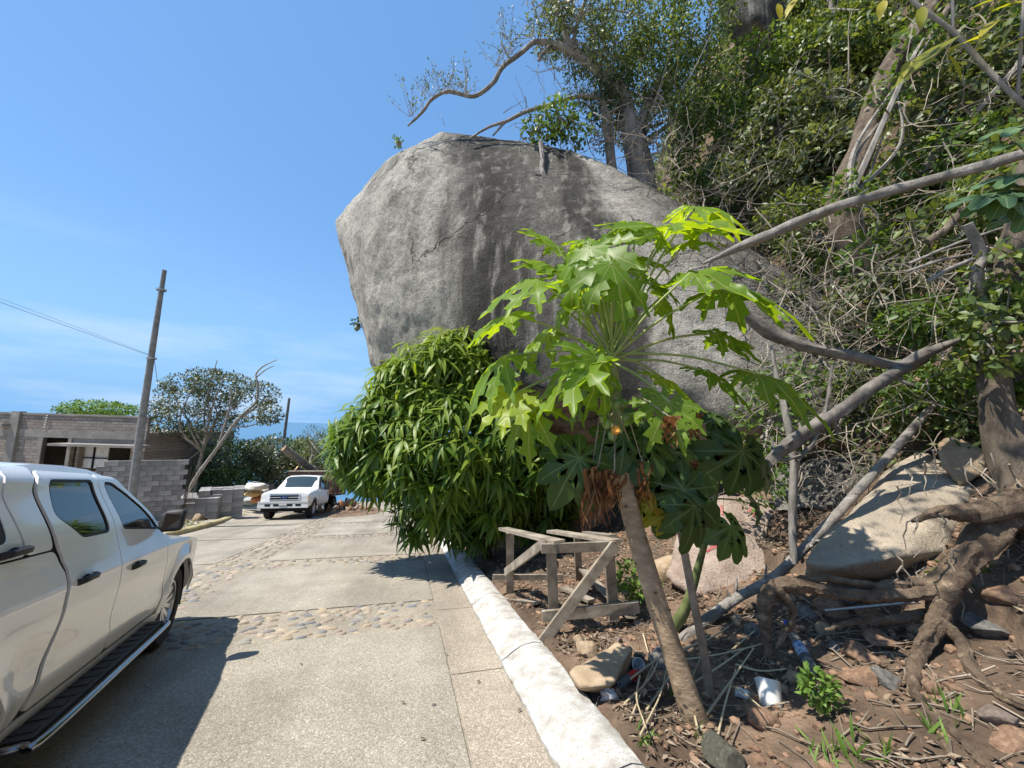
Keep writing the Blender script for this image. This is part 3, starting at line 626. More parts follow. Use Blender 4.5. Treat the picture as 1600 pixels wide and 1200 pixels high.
m_white_f = M('white_truck_paint', (.72, .72, .70), (.62, .62, .60), 3, .35, spec=.5, coat=.4)
m_blackp = M('black_plastic', (.018, .018, .018), (.03, .03, .03), 40, .55, .1, 200)
m_gap = M('shut_line_black', (.008, .008, .008), rough=.9)
m_tyre = M('tyre_rubber', (.018, .018, .018), (.04, .038, .036), 30, .85, .2, 120)
m_rim = M('silver_alloy', (.55, .55, .56), rough=.3, metal=.9)
m_chrome = M('chrome', (.75, .75, .76), rough=.1, metal=1)
m_barmetal = M('dull_step_metal', (.30, .30, .31), rough=.22, metal=1)
m_glass = M('dark_car_glass', (.012, .016, .015), rough=.03, spec=.8)
m_glassf = M('windscreen_glass', (.03, .045, .05), rough=.04, spec=.9)
m_lamp = M('headlamp_lens', (.55, .57, .58), rough=.1, spec=.7, metal=.3)
m_amber = M('amber_lens', (.6, .2, .03), rough=.2)
m_redl = M('red_lens', (.35, .01, .01), rough=.15)

# ------------------------------------------------------------------ near pickup: local frame x right, y forward (front axle at y=0), z up from the road
def interp(t, pts):
    if t <= pts[0][0]: return pts[0][1]
    for (a, b), (c, d) in zip(pts, pts[1:]):
        if t <= c: u = (t-a)/(c-a); u = u*u*(3-2*u)*.5+u*.5; return b+(d-b)*u
    return pts[-1][1]
WB = 2.95; AR = .425; HW = .90
def xside(s, z):
    x = interp(z, [(.25, HW-.07), (.40, HW-.025), (.56, HW+.012), (.66, HW+.004), (.86, HW+.012), (.99, HW+.002), (1.06, HW-.02), (1.14, HW-.05), (1.22, HW-.075), (1.58, HW-.225), (1.66, HW-.30), (1.70, HW-.40)])
    for c in (0, -WB):
        d = math.hypot(s-c, z-.37); x += .035*math.exp(-((d-AR)/.09)**2) if d > AR else .035
    x -= .34*smooth(.42, .95, s)**1.5+.10*smooth(-3.5, -3.95, s)
    return x
def sidemesh(y0, y1, z0, z1, a, b, ny=70, nz_=46):
    V = []
    for off in (a, b):
        for i in range(ny+1):
            for j in range(nz_+1):
                s = y0+(y1-y0)*i/ny; z = z0+(z1-z0)*j/nz_; V.append((xside(s, z)+off, s, z))
    q = (ny+1)*(nz_+1); k = nz_+1; F = []
    for i in range(ny):
        for j in range(nz_):
            A = i*k+j; F.append((A, A+1, A+k+1, A+k)); F.append((q+A, q+A+k, q+A+k+1, q+A+1))
    for i in range(ny):
        A = i*k; F.append((A, A+k, q+A+k, q+A)); A += nz_; F.append((A, q+A, q+A+k, A+k))
    for j in range(nz_):
        F.append((j, q+j, q+j+1, j+1)); A = ny*k+j; F.append((A, A+1, q+A+1, q+A))
    me = bpy.data.meshes.new('s'); me.from_pydata(V, [], F); bm = bmesh.new(); bm.from_mesh(me); bmesh.ops.recalc_face_normals(bm, faces=bm.faces); bm.to_mesh(me); bm.free(); return me
def roundpoly(poly, r=.03, n=4):
    out = []; m = len(poly)
    for i in range(m):
        p = Vector(poly[i]); a = Vector(poly[i-1]); b = Vector(poly[(i+1) % m]); u = (a-p); v = (b-p); rr = min(r, u.length*.4, v.length*.4)
        p0 = p+u.normalized()*rr; p1 = p+v.normalized()*rr
        for k in range(n+1):
            t = k/n; out.append(tuple((1-t)**2*p0+2*t*(1-t)*p+t*t*p1))
    return out
def prism(poly, x0=.2, x1=1.4):
    n = len(poly); V = [(x0, y, z) for y, z in poly]+[(x1, y, z) for y, z in poly]
    F = [tuple(range(n)), tuple(range(2*n-1, n-1, -1))]+[(i, i+n, (i+1) % n+n, (i+1) % n) for i in range(n)]
    me = bpy.data.meshes.new('p'); me.from_pydata(V, [], F); bm = bmesh.new(); bm.from_mesh(me); bmesh.ops.recalc_face_normals(bm, faces=bm.faces); bm.to_mesh(me); bm.free(); return me
def wheelcut(r=AR, x0=.45, x1=1.5):
    out = []
    for c in (0, -WB): out.append(prism([(c+r*math.cos(a), .37+r*math.sin(a)) for a in [2*math.pi*k/40 for k in range(40)]], x0, x1))
    return out
def mirrored(me):
    m2 = me.copy(); 
    for v in m2.vertices: v.co.x *= -1
    m2.flip_normals(); return m2
def sm(me, ang=35):
    for p in me.polygons: p.use_smooth = True
    me.set_sharp_from_angle(angle=rad(ang)); return me

hd = rad(11); sw = Vector((-2.21, 4.82, zr(4.82)))
fw3 = Vector((-math.sin(hd), math.cos(hd), -GR*math.cos(hd))).normalized(); rt3 = fw3.cross(Vector((0, GR, 1)).normalized()).normalized(); up3 = rt3.cross(fw3)
mw = Matrix.Identity(4)
o3 = sw-rt3*(HW+.03)
for i in range(3): mw[i][0] = rt3[i]; mw[i][1] = fw3[i]; mw[i][2] = up3[i]; mw[i][3] = o3[i]
pk = thing('pickup_truck', 'white double-cab pickup with black side step and dark windows', 'pickup', mw=mw)
# core loft
def topz(s): return interp(s, [(-4.0, 1.20), (-2.62, 1.62), (-2.45, 1.66), (-2.0, 1.695), (-1.6, 1.69), (-1.30, 1.635), (-.95, 1.42), (-.55, 1.16), (-.38, 1.075), (0, 1.05), (.40, 1.0), (.62, .93), (.78, .83), (.88, .66)])
canopy = True
def sect(s):
    tz = topz(s) if s > -2.6 else 1.63
    pts = [(0, .30), (.55, .30), (xside(s, .36)-.03, .36)]
    zb = min(1.14, tz-.06)
    for z in (.46, .56, .66, .78, .90, 1.0, 1.08): pts.append((xside(s, min(z, zb))-.012, min(z, zb)))
    pts.append((xside(s, zb)-.012, zb))
    for f in (.25, .5, .75, .93):
        z = zb+(tz-.05-zb)*f; pts.append((min(xside(s, z)-.012, xside(s, zb)-.012-(.06*f if tz < 1.2 else 0)), z))
    xe = pts[-1][0]
    for f, dz in ((.93, -.018), (.7, -.006), (.35, 0), (0, .004)): pts.append((xe*f, tz+dz))
    if s > .6:
        k = smooth(.6, .9, s); pts = [(x, max(z, .34+.1*k)) for x, z in pts]
    return pts
ss = [-3.98, -3.94, -3.8, -3.4, -3.0, -2.75, -2.6, -2.4, -2.1, -1.8, -1.5, -1.3, -1.1, -.9, -.7, -.55, -.4, -.25, 0, .2, .4, .55, .68, .78, .85, .88]
rows = [sect(s) for s in ss]; k = len(rows[0]); V = []; F = []
for s, r in zip(ss, rows):
    V += [(x, s, z) for x, z in r]+[(-x, s, z) for x, z in reversed(r[1:-1])]
kk = 2*k-2
for i in range(len(ss)-1):
    for j in range(kk): F.append((i*kk+j, i*kk+(j+1) % kk, (i+1)*kk+(j+1) % kk, (i+1)*kk+j))
F += [tuple(range(kk)), tuple((len(ss)-1)*kk+j for j in reversed(range(kk)))]
core = bpy.data.meshes.new('core'); core.from_pydata(V, [], F); bm = bmesh.new(); bm.from_mesh(core); bmesh.ops.recalc_face_normals(bm, faces=bm.faces); bm.to_mesh(core); bm.free()
wc = wheelcut(); wcl = [mirrored(c) for c in wheelcut()]
body = sm(boolmesh(core, [(c, 'DIFFERENCE') for c in wc+wcl], 'body'), 30)
link('body', body, m_white, pk)
# outer skin panels
fwin = [(-1.37, 1.225), (-1.45, 1.575), (-1.31, 1.565), (-1.12, 1.485), (-.94, 1.375), (-.78, 1.25), (-.66, 1.155)]
rwin = [(-1.57, 1.225), (-1.60, 1.585), (-2.10, 1.585), (-2.15, 1.38), (-1.93, 1.228)]
cwin = [(-2.58, 1.28), (-2.56, 1.53), (-3.75, 1.53), (-3.80, 1.28)]
fdoor = [(-1.415, .43), (-1.50, .62), (-1.475, 1.20), (-1.53, 1.625), (-1.25, 1.605), (-1.02, 1.47), (-.82, 1.33), (-.58, 1.125), (-.53, .95), (-.50, .70), (-.52, .43)]
rdoor = [(-1.425, .43), (-1.51, .62), (-1.485, 1.20), (-1.54, 1.627), (-2.16, 1.635), (-2.235, 1.52), (-2.20, 1.25), (-2.13, 1.05), (-2.17, .80), (-2.24, .60), (-2.27, .43)]
fend = [(-.49, .40), (-.49, .70), (-.52, .95), (-.57, 1.115), (-.40, 1.035), (.10, 1.0), (.45, .945), (.62, .885), (.71, .80), (.74, .62), (.60, .45), (.40, .40)]
bed = [(-2.33, .43), (-2.28, .62), (-2.21, .80), (-2.17, 1.05), (-2.24, 1.195), (-3.90, 1.195), (-3.93, .8), (-3.90, .43)]
cabr = [(-2.245, 1.205), (-2.275, 1.52), (-2.18, 1.655), (-2.42, 1.655), (-2.50, 1.50), (-2.46, 1.205)]
can = [(-2.475, 1.205), (-2.515, 1.50), (-2.46, 1.61), (-3.86, 1.60), (-3.9, 1.205)]
rock = [(-.44, .33), (-.44, .41), (-2.42, .41), (-2.42, .33)]
cant = [(-1.55, 1.64), (-1.23, 1.617), (-1.0, 1.482), (-.80, 1.34), (-.55, 1.135), (-.50, 1.155), (-.78, 1.39), (-1.0, 1.53), (-1.22, 1.655), (-1.5, 1.675)]
skin = lambda: sidemesh(-4.02, .92, .30, 1.68, .002, .016, 92, 48)
liner = sidemesh(-3.95, .70, .40, 1.63, -.02, .001, 60, 30)
panels = [('fender', fend, None), ('door', fdoor, fwin), ('door', rdoor, rwin), ('bed_side', bed, None), ('cab_corner', cabr, None), ('canopy_side', can, cwin), ('sill', rock, None)]
made = {}
lin_ = sm(boolmesh(liner, [(prism(roundpoly([(-.46, .42), (-.55, 1.12), (-.95, 1.40), (-1.30, 1.60), (-3.86, 1.58), (-3.9, .44)], .05)), 'INTERSECT')]+[(c, 'DIFFERENCE') for c in wheelcut(AR+.01)], 'shut_line'))
for sgn in (1, -1):
    link('shut_line', lin_ if sgn == 1 else mirrored(lin_), m_gap, pk)
for i, (nm_, poly, win) in enumerate(panels):
    cut = [(prism(roundpoly(poly, .05 if 'door' in nm_ else .03)), 'INTERSECT')]
    if win: cut.append((prism(roundpoly(win, .045)), 'DIFFERENCE'))
    cut += [(c, 'DIFFERENCE') for c in wheelcut()]
    me = sm(boolmesh(skin(), cut, nm_), 32)
    pr = []
    for sgn in (1, -1): pr.append(link(nm_, me if sgn == 1 else mirrored(me), m_white, pk))
    made[i] = pr
    if win:
        g = sm(boolmesh(sidemesh(-4.0, .6, 1.05, 1.66, -.01, .006, 60, 30), [(prism(roundpoly([(a*1.0+(.02 if a > sum(p[0] for p in win)/len(win) else -.02), b+(.02 if b > 1.4 else -.02)) for a, b in win], .05)), 'INTERSECT')], 'window'))
        cx = sum(a for a, b in win)/len(win); cz = sum(b for a, b in win)/len(win)
        ring = roundpoly(win, .045); inn = roundpoly([(cx+(a-cx)*.94, cz+(b-cz)*.91) for a, b in win], .04)
        se = sm(boolmesh(sidemesh(-4.0, .6, 1.05, 1.66, .005, .012, 60, 30), [(prism(ring), 'INTERSECT'), (prism(inn), 'DIFFERENCE')], 'window_seal'))
        for sgn, par in zip((1, -1), pr):
            link('window', g if sgn == 1 else mirrored(g), m_glass, par); link('window_seal', se if sgn == 1 else mirrored(se), m_blackp, par)
# door handles
def handle(par, s, z, sgn):
    x = xside(s, z)+.016; mb = MB(); pts = spline([(x, s-.095, z-.008), (x+.028, s-.075, z), (x+.036, s, z+.006), (x+.028, s+.075, z+.004), (x, s+.095, z)], 4)
    o0 = len(mb.V)
    for p in pts:
        for dx, dz in ((-.006, -.019), (.008, -.013), (.010, .010), (-.006, .019)): mb.V.append(((p[0]+dx)*sgn, p[1], p[2]+dz))
    for i in range(len(pts)-1):
        for j in range(4): mb.F.append((o0+i*4+j, o0+i*4+(j+1) % 4, o0+(i+1)*4+(j+1) % 4, o0+(i+1)*4+j))
    mb.build('handle', m_blackp, par, smooth=60)
    cup = MB(); n = 16; cup.add([(sgn*(x+.001-.0005*(k % 2)), s+.06*math.cos(2*math.pi*k/n), z-.01+.035*math.sin(2*math.pi*k/n)) for k in range(n)]+[(sgn*(x+.0015), s, z-.01)], [((k, (k+1) % n, n) if sgn > 0 else ((k+1) % n, k, n)) for k in range(n)])
    cup.build('handle_cup', m_gap, par)
for sgn, j in ((1, 0), (-1, 1)):
    handle(made[1][j], -1.22, .945, sgn); handle(made[2][j], -1.98, 1.00, sgn); handle(made[5][j], -2.56, 1.235, sgn)
# mirrors
for sgn in (1, -1):
    b0 = bmesh.new(); bmesh.ops.create_cube(b0, size=1)
    me = bpy.data.meshes.new('mirror'); bmesh.ops.bevel(b0, geom=b0.edges[:], offset=.22, segments=4, profile=.6, affect='EDGES')
    for v in b0.verts:
        x, y, z = v.co; k_ = .5+x
        v.co = Vector((sgn*(.875+.175*(x+.5)), -.70+.14*y*(1-.35*k_)+.05*(z)-.03*k_, 1.225+.185*z*(1-.22*(k_ < .2))+.01*k_))
    if sgn < 0: bmesh.ops.reverse_faces(b0, faces=b0.faces)
    b0.to_mesh(me); b0.free(); mi = link('mirror', sm(me, 50), m_blackp, pk)
    y = -.79
    MB().add([(sgn*.91, y-.005, 1.155), (sgn*1.025, y+.012, 1.16), (sgn*1.03, y+.022, 1.28), (sgn*.92, y+.005, 1.295)], [(0, 1, 2, 3) if sgn > 0 else (3, 2, 1, 0)]).build('mirror_glass', m_glass, mi)
# side steps
for sgn in (1, -1):
    mb = MB(); a, b = (sgn*.80, sgn*1.0)
    x0, x1 = min(a, b), max(a, b)
    mb.box(x0, x1, -2.36, -.52, .325, .352)
    for k in range(14): mb.box(x0+.03, x1-.03, -2.3+k*.13, -2.24+k*.13, .352, .357)
    st = mb.build('side_step', m_blackp, pk)
    t = spline([(sgn*.84, -2.42, .335), (sgn*.98, -2.40, .335), (sgn*1.035, -2.33, .335), (sgn*1.04, -1.4, .335), (sgn*1.035, -.62, .335), (sgn*.98, -.53, .335), (sgn*.84, -.50, .335)], 5)
    MB().tube(t, .021, 12).build('chrome_bar', m_barmetal, st, smooth=60)
    for y in (-2.1, -1.4, -.75): MB().box(min(sgn*.6, sgn*.83), max(sgn*.6, sgn*.83), y-.03, y+.03, .30, .345).build('step_bracket', m_blackp, st)
# wheels
def wheel(par, x, y, r, rr, wdt, sgn, spokes=6, mrim=m_rim):
    T = Matrix.Translation((x, y, r)) @ Matrix.Rotation(sgn*math.pi/2, 4, 'Y')
    h = wdt/2; prof = [(rr*.98, -h*.8), (rr*1.06, -h), (r*.93, -h), (r*.985, -h*.8), (r, -h*.4), (r, h*.4), (r*.985, h*.8), (r*.93, h), (rr*1.06, h), (rr*.98, h*.8), (rr*.9, h*.5)]
    ty = MB().lathe(prof, 40, T)
    for k in range(40):
        for hh in (-.55, 0, .55):
            a = 2*math.pi*(k+.25*(hh > 0))/40; q = T @ Matrix.Rotation(a, 4, 'Z') @ Matrix.Translation((r*1.0, 0, hh*h))
            vs_ = [q @ Vector(v) for v in ((-.01, -.018, -h*.2), (.006, -.018, -h*.2), (.006, .018, -h*.2), (-.01, .018, -h*.2), (-.01, -.018, h*.2), (.006, -.018, h*.2), (.006, .018, h*.2), (-.01, .018, h*.2))]
            ty.hexa(vs_[:4], vs_[4:])
    wo = ty.build('wheel', m_tyre, par, smooth=40)
    rm = MB().lathe([(rr*.99, h*.72), (rr*1.0, h*.86), (rr*.93, h*.84), (rr*.88, h*.55), (rr*.86, -h*.2)], 36, T)
    rm.lathe([(.001, h*.60), (rr*.16, h*.60), (rr*.20, h*.5), (rr*.24, h*.2)], 24, T)
    for k in range(spokes):
        for da in (-.13, .13):
            a = 2*math.pi*k/spokes; q = T @ Matrix.Rotation(a+da*.45, 4, 'Z')
            A = [q @ Vector(v) for v in ((rr*.15, -.022+da*.1, h*.25), (rr*.15, .022+da*.1, h*.25), (rr*.15, .018+da*.1, h*.55), (rr*.15, -.018+da*.1, h*.55))]
            B = [q @ Vector(v) for v in ((rr*.93, -.026+da*.32, h*.35), (rr*.93, .026+da*.32, h*.35), (rr*.93, .02+da*.32, h*.74), (rr*.93, -.02+da*.32, h*.74))]
            rm.add(A+B, [(0, 1, 2, 3), (7, 6, 5, 4), (0, 4, 5, 1), (1, 5, 6, 2), (2, 6, 7, 3), (3, 7, 4, 0)])
    ro = rm.build('rim', mrim, wo, smooth=40)
    MB().lathe([(.001, -h*.1), (rr*.86, -h*.1)], 24, T).build('brake_disc', m_blackp, wo)
    return wo
for sgn in (1, -1):
    for y in (0, -WB): wheel(pk, sgn*(HW-.13), y, .365, .225, .24, sgn)
    for c in (0, -WB):                                # arch liners
        mb = MB(); n = 24
        for k in range(n+1):
            a = -.25+(math.pi+.5)*k/n; y, z = c+(AR-.004)*math.cos(a), .37+(AR-.004)*math.sin(a); mb.V += [(sgn*.44, y, z), (sgn*(HW-.015), y, z)]
        mb.F = [(2*i, 2*i+1, 2*i+3, 2*i+2) for i in range(n)]
        mb.add([(sgn*.45, c+AR*math.cos(a), .37+AR*math.sin(a)) for a in [2*math.pi*k/24 for k in range(24)]], [tuple(range(24))])
        mb.build('arch_liner', m_gap, pk)
# glazing front and rear, lamps, bumpers
def patch(name, s0, s1, f, mat, par, off=.006, ns=8, nx=10):
    V = []
    for i in range(ns+1):
        s = s0+(s1-s0)*i/ns; r = sect(s); xe = r[-5][0]*f; zt = [q for q in r[-4:]]
        for j in range(nx+1):
            u = -1+2*j/nx; V.append((xe*u, s, topz(s)-.018*abs(u)**2+off))
    k_ = nx+1
    return sm(bpy.data.meshes.new(name)) if False else MB().add(V, [(i*k_+j, i*k_+j+1, (i+1)*k_+j+1, (i+1)*k_+j) for i in range(ns) for j in range(nx)]).build(name, mat, par, smooth=60)
patch('windscreen', -1.27, -.50, .93, m_glassf, pk)
for sgn in (1, -1):
    MB().hexa([(sgn*.46, .80, .72), (sgn*.74, .62, .74), (sgn*.72, .50, .74), (sgn*.44, .7, .72)] if sgn > 0 else [(sgn*.74, .62, .74), (sgn*.46, .80, .72), (sgn*.44, .7, .72), (sgn*.72, .50, .74)],
              [(sgn*.46, .78, .88), (sgn*.75, .58, .90), (sgn*.72, .48, .90), (sgn*.44, .68, .88)] if sgn > 0 else [(sgn*.75, .58, .90), (sgn*.46, .78, .88), (sgn*.44, .68, .88), (sgn*.72, .48, .90)]).build('headlight', m_lamp, pk)
    MB().box(min(sgn*.70, sgn*.80), max(sgn*.70, sgn*.80), -4.0, -3.95, .75, 1.12).build('tail_light', m_redl, pk)
MB().box(-.42, .42, .86, .90, .66, .86).build('grille', m_blackp, pk)
MB().box(-.80, .80, -4.10, -3.95, .42, .56).build('rear_bumper', m_chrome, pk)
MB().box(-.55, .55, -3.9, .6, .20, .32).build('underbody', m_gap, pk)

# ------------------------------------------------------------------ far stake-bed truck: local y forward, front axle y=0
tb = Vector(RP(-4.75, 20.0)); th = rad(180-4)
fw3 = Vector((-math.sin(th), math.cos(th), -GR*math.cos(th))).normalized(); rt3 = fw3.cross(Vector((0, GR, 1)).normalized()).normalized(); up3 = rt3.cross(fw3)
mt = Matrix.Identity(4)
for i in range(3): mt[i][0] = rt3[i]; mt[i][1] = fw3[i]; mt[i][2] = up3[i]; mt[i][3] = tb[i]
tk = thing('stake_truck', 'white pickup-based truck with dark wooden stake bed carrying cut logs', 'truck', mw=mt)
def loft(rows_, cap=True):
    k = len(rows_[0]); V = [p for r in rows_ for p in r]; F = [(i*k+j, i*k+(j+1) % k, (i+1)*k+(j+1) % k, (i+1)*k+j) for i in range(len(rows_)-1) for j in range(k)]
    if cap: F += [tuple(reversed(range(k))), tuple((len(rows_)-1)*k+j for j in range(k))]
    me = bpy.data.meshes.new('l'); me.from_pydata(V, [], F); bm = bmesh.new(); bm.from_mesh(me); bmesh.ops.recalc_face_normals(bm, faces=bm.faces); bm.to_mesh(me); bm.free(); return me
def tsec(s, zt, w0, w1, zb=.55):
    h = [(0, zb), (w0*.97, zb), (w0, zb+.15), (w0, min(1.05, zt-.12)), (w0*.98, min(1.16, zt-.07)), (w1+.02, zt-.05), (w1-.06, zt-.01), (0, zt+.015)]
    return [(x, s, z) for x, z in h]+[(-x, s, z) for x, z in reversed(h[1:-1])]
rows_ = [tsec(s, *q) for s, *q in [(.93, 1.06, .86, .70, .78), (.90, 1.14, .96, .82, .62), (.6, 1.21, .99, .88), (.0, 1.27, 1.0, .90), (-.52, 1.30, 1.0, .90), (-.60, 1.31, 1.0, .90), (-.95, 1.62, 1.0, .80), (-1.25, 1.86, 1.0, .72), (-1.45, 1.91, 1.0, .70), (-2.2, 1.92, 1.0, .70), (-2.32, 1.86, 1.0, .72), (-2.36, 1.3, .98, .85)]]
cut = []
for sgn in (1, -1):
    for c in (0,):
        cut.append((prism([(c+.48*math.cos(a), .42+.48*math.sin(a)) for a in [2*math.pi*k/32 for k in range(32)]], .6*sgn if sgn > 0 else -1.5, 1.5 if sgn > 0 else -.6), 'DIFFERENCE'))
link('cab', sm(boolmesh(loft(rows_), cut, 'cab'), 30), m_white_f, tk)
V = []
for i, (s, z, w_) in enumerate([(-.64, 1.352, .80), (-.85, 1.545, .76), (-1.05, 1.73, .71), (-1.20, 1.845, .665)]): V += [(-w_, s-.03, z-.015), (-w_*.5, s+.012, z+.012), (0, s+.015, z+.022), (w_*.5, s+.012, z+.012), (w_, s-.03, z-.015)]
MB().add(V, [(i*5+j, i*5+j+1, (i+1)*5+j+1, (i+1)*5+j) for i in range(3) for j in range(4)]).build('windscreen', m_glassf, tk, smooth=60)
for sgn in (1, -1):
    q = [(sgn*1.003, -.72, 1.31), (sgn*1.003, -2.0, 1.31), (sgn*.80, -2.0, 1.80), (sgn*.80, -1.22, 1.80)]
    d = MB().add([(sgn*1.012, -.62, .62), (sgn*1.012, -2.12, .62), (sgn*1.012, -2.12, 1.2), (sgn*1.012, -.62, 1.2), (sgn*.99, -.62, .62), (sgn*.99, -2.12, .62), (sgn*.99, -2.12, 1.2), (sgn*.99, -.62, 1.2)], [(0, 1, 2, 3), (7, 6, 5, 4), (0, 4, 5, 1), (1, 5, 6, 2), (2, 6, 7, 3), (3, 7, 4, 0)]).build('door', m_white_f, tk)
    MB().add([(x+sgn*.012, y, z) for x, y, z in q], [(0, 1, 2, 3) if sgn < 0 else (3, 2, 1, 0)]).build('window', m_glass, d)
    MB().box(min(sgn*1.012, sgn*1.03), max(sgn*1.012, sgn*1.03), -2.0, -1.85, 1.05, 1.09).build('handle', m_blackp, d)
    mi = MB().box(min(sgn*1.12, sgn*1.34), max(sgn*1.12, sgn*1.34), -.92, -.80, 1.22, 1.52).build('mirror', m_blackp, tk)
    MB().bar((sgn*.98, -.8, 1.28), (sgn*1.15, -.86, 1.3), .04, .04).build('mirror_arm', m_blackp, mi)
    hl = MB().add([(sgn*.60, .935, .80), (sgn*.90, .90, .82), (sgn*.94, .88, 1.02), (sgn*.62, .925, 1.05), (sgn*.60, .85, .80), (sgn*.90, .8, .82), (sgn*.94, .8, 1.02), (sgn*.62, .85, 1.05)], [(0, 1, 2, 3), (7, 6, 5, 4), (0, 4, 5, 1), (1, 5, 6, 2), (2, 6, 7, 3), (3, 7, 4, 0)]).build('headlight', m_lamp, tk)
    MB().box(min(sgn*.88, sgn*.965), max(sgn*.88, sgn*.965), .80, .905, .84, .99).build('indicator', m_amber, hl)
    wheel(tk, sgn*.86, 0, .42, .23, .26, sgn, 8); wheel(tk, sgn*.80, -3.7, .42, .23, .42, sgn, 8)
gr = MB().box(-.60, .60, .90, .938, .80, 1.08).build('grille', m_gap, tk)
for z in (.835, .94, 1.045): MB().box(-.58, .58, .936, .965, z-.013, z+.013).build('grille_bar', m_chrome, gr)
for sgn in (1, -1): MB().box(sgn*.59-.02, sgn*.59+.02, .936, .966, .80, 1.09).build('grille_bar', m_chrome, gr)
m_blue = M('blue_enamel', (.01, .03, .16), rough=.2); m_silver = M('silver_lettering', (.7, .7, .7), rough=.3, metal=.6)
n = 28; em = MB().add([(.15*math.cos(2*math.pi*k/n), .967+y, .94+.06*math.sin(2*math.pi*k/n)) for y in (0, .012) for k in range(n)], [tuple(range(n)), tuple(reversed(range(n, 2*n)))]+[(k, (k+1) % n, n+(k+1) % n, n+k) for k in range(n)]).build('badge', m_blue, gr)
cu = bpy.data.curves.new('t', 'FONT'); cu.body = 'Ford'; cu.size = .10; cu.align_x = 'CENTER'; cu.shear = .25; cu.extrude = .003
co_ = bpy.data.objects.new('t', cu); C.objects.link(co_); bpy.context.view_layer.update(); lm = evalmesh(co_, 'lettering'); bpy.data.objects.remove(co_)
for v in lm.vertices: v.co = Vector((-v.co.x, .983, .91+v.co.y))
lm.materials.clear(); link('lettering', lm, m_silver, em)
bp = MB().box(-1.0, 1.0, .86, 1.04, .50, .76).build('bumper', m_white_f, tk)
MB().box(-1.0, 1.0, .87, 1.055, .715, .775).build('bumper_chrome', m_chrome, bp)
for a, b in ((-.72, -.5), (-.38, .38), (.5, .72)): MB().box(a, b, 1.035, 1.048, .575, .665).build('bumper_slot', m_gap, bp)
MB().box(-.16, .16, 1.05, 1.062, .60, .70).build('number_plate', m_lamp, bp)
MB().box(-.9, .9, .7, .9, .34, .5).build('air_dam', m_gap, tk)
m_stake = [M('dark_stake_board', tuple(c*f for c in (.085, .048, .034)), tuple(c*f for c in (.17, .10, .07)), 5, .85, .4, 30) for f in (.8, 1, 1.3)]
m_pboard = M('pale_top_rail', (.30, .25, .18), (.46, .40, .31), 4, .85, .3, 30)
MB().box(-.45, .45, -5.3, -.2, .45, .62).build('chassis', m_gap, tk)
MB().box(-1.13, 1.13, -5.5, -2.5, .86, .98).build('bed_floor', m_stake[0], tk)
for sgn in (1, -1):
    for k in range(6): MB().box(sgn*1.10-.02, sgn*1.10+.02, -5.48, -2.52, 1.0+k*.185, 1.0+k*.185+.16).build('side_board', m_stake[k % 3], tk)
    for y in (-5.4, -4.5, -3.5, -2.6): MB().box(min(sgn*1.125, sgn*1.17), max(sgn*1.125, sgn*1.17), y-.04, y+.04, .9, 2.12).build('stake', m_stake[1], tk)
for k in range(6):
    MB().box(-1.07, 1.07, -2.55, -2.51, 1.0+k*.185, 1.0+k*.185+.16).build('front_board', m_stake[(k+1) % 3], tk)
    MB().box(-1.07, 1.07, -5.5, -5.46, 1.0+k*.185, 1.0+k*.185+.16).build('tail_board', m_stake[(k+2) % 3], tk)
MB().box(-1.14, 1.14, -2.57, -2.48, 2.12, 2.19).build('top_rail', m_pboard, tk)
# logs standing out of the bed
m_cut = M('fresh_sawn_wood', (.50, .27, .13), (.72, .48, .29), 6, .8)
m_logb = M('log_bark', (.10, .085, .07), (.24, .21, .17), 9, .9, .7, 24)
def log(a, b, r, label):
    a = rp3(a); b = rp3(b); q = [a.lerp(b, t/6) for t in range(7)]
    o = MB().tube(q, [r*(1+.06*math.sin(i*1.7)) for i in range(7)], 14, True, .08, r*50).build('log', m_logb, base=a, smooth=50); tag(o, label, 'log', 'logs on the stake truck')
    d = (b-a).normalized(); x = d.orthogonal().normalized(); y = d.cross(x)
    for e, sg in ((b, 1), (a, -1)):
        c = MB(); n = 14; rr = r*.98
        c.add([e+d*sg*.012+x*rr*math.cos(6.2832*k/n)+y*rr*math.sin(6.2832*k/n) for k in range(n)]+[e+d*sg*.016], [((k, (k+1) % n, n) if sg > 0 else ((k+1) % n, k, n)) for k in range(n)]); c.build('cut_end', m_cut, o)
W = lambda x, y, z: mt @ Vector((x, y, z))
log(W(-.7, -5.2, 1.25), P(443, 700, 20.6), .19, 'long bark-covered log jutting steeply up out of the truck bed')
log(W(-.35, -4.6, 1.3), P(463, 732, 21.2), .15, 'shorter log lying in the truck bed with round sawn end showing')
log(W(.5, -5.3, 1.15), W(.2, -2.75, 1.75), .16, 'log lying low between the wooden sides of the truck bed')
# ------------------------------------------------------------------ left of the road: unfinished house, block wall, stacks, poles
m_block = [M('concrete_block', tuple(c*f for c in (.20, .19, .18)), tuple(c*f for c in (.33, .315, .30)), 3.5, .95, .6, 50) for f in (.82, .94, 1.06, 1.2)]
m_plain = M('grey_concrete', (.19, .175, .155), (.32, .30, .275), 1.4, .95, .5, 40, c3=(.26, .24, .215))
m_pole = M('pole_concrete', (.15, .155, .15), (.25, .255, .25), 5, .9, .3, 30)
m_wire = M('black_cable', (.03, .03, .03), rough=.7)
m_steel = M('galvanised_steel', (.45, .45, .45), rough=.45, metal=.8)
m_board = M('site_board', (.45, .45, .44), (.62, .62, .60), 3, .9)
bk = MB().box(-.2, .2, -.07, .07, 0, .185).mesh('block')
bmw = []
for mt_ in m_block: q = bk.copy(); q.materials.append(mt_); bmw.append(q)
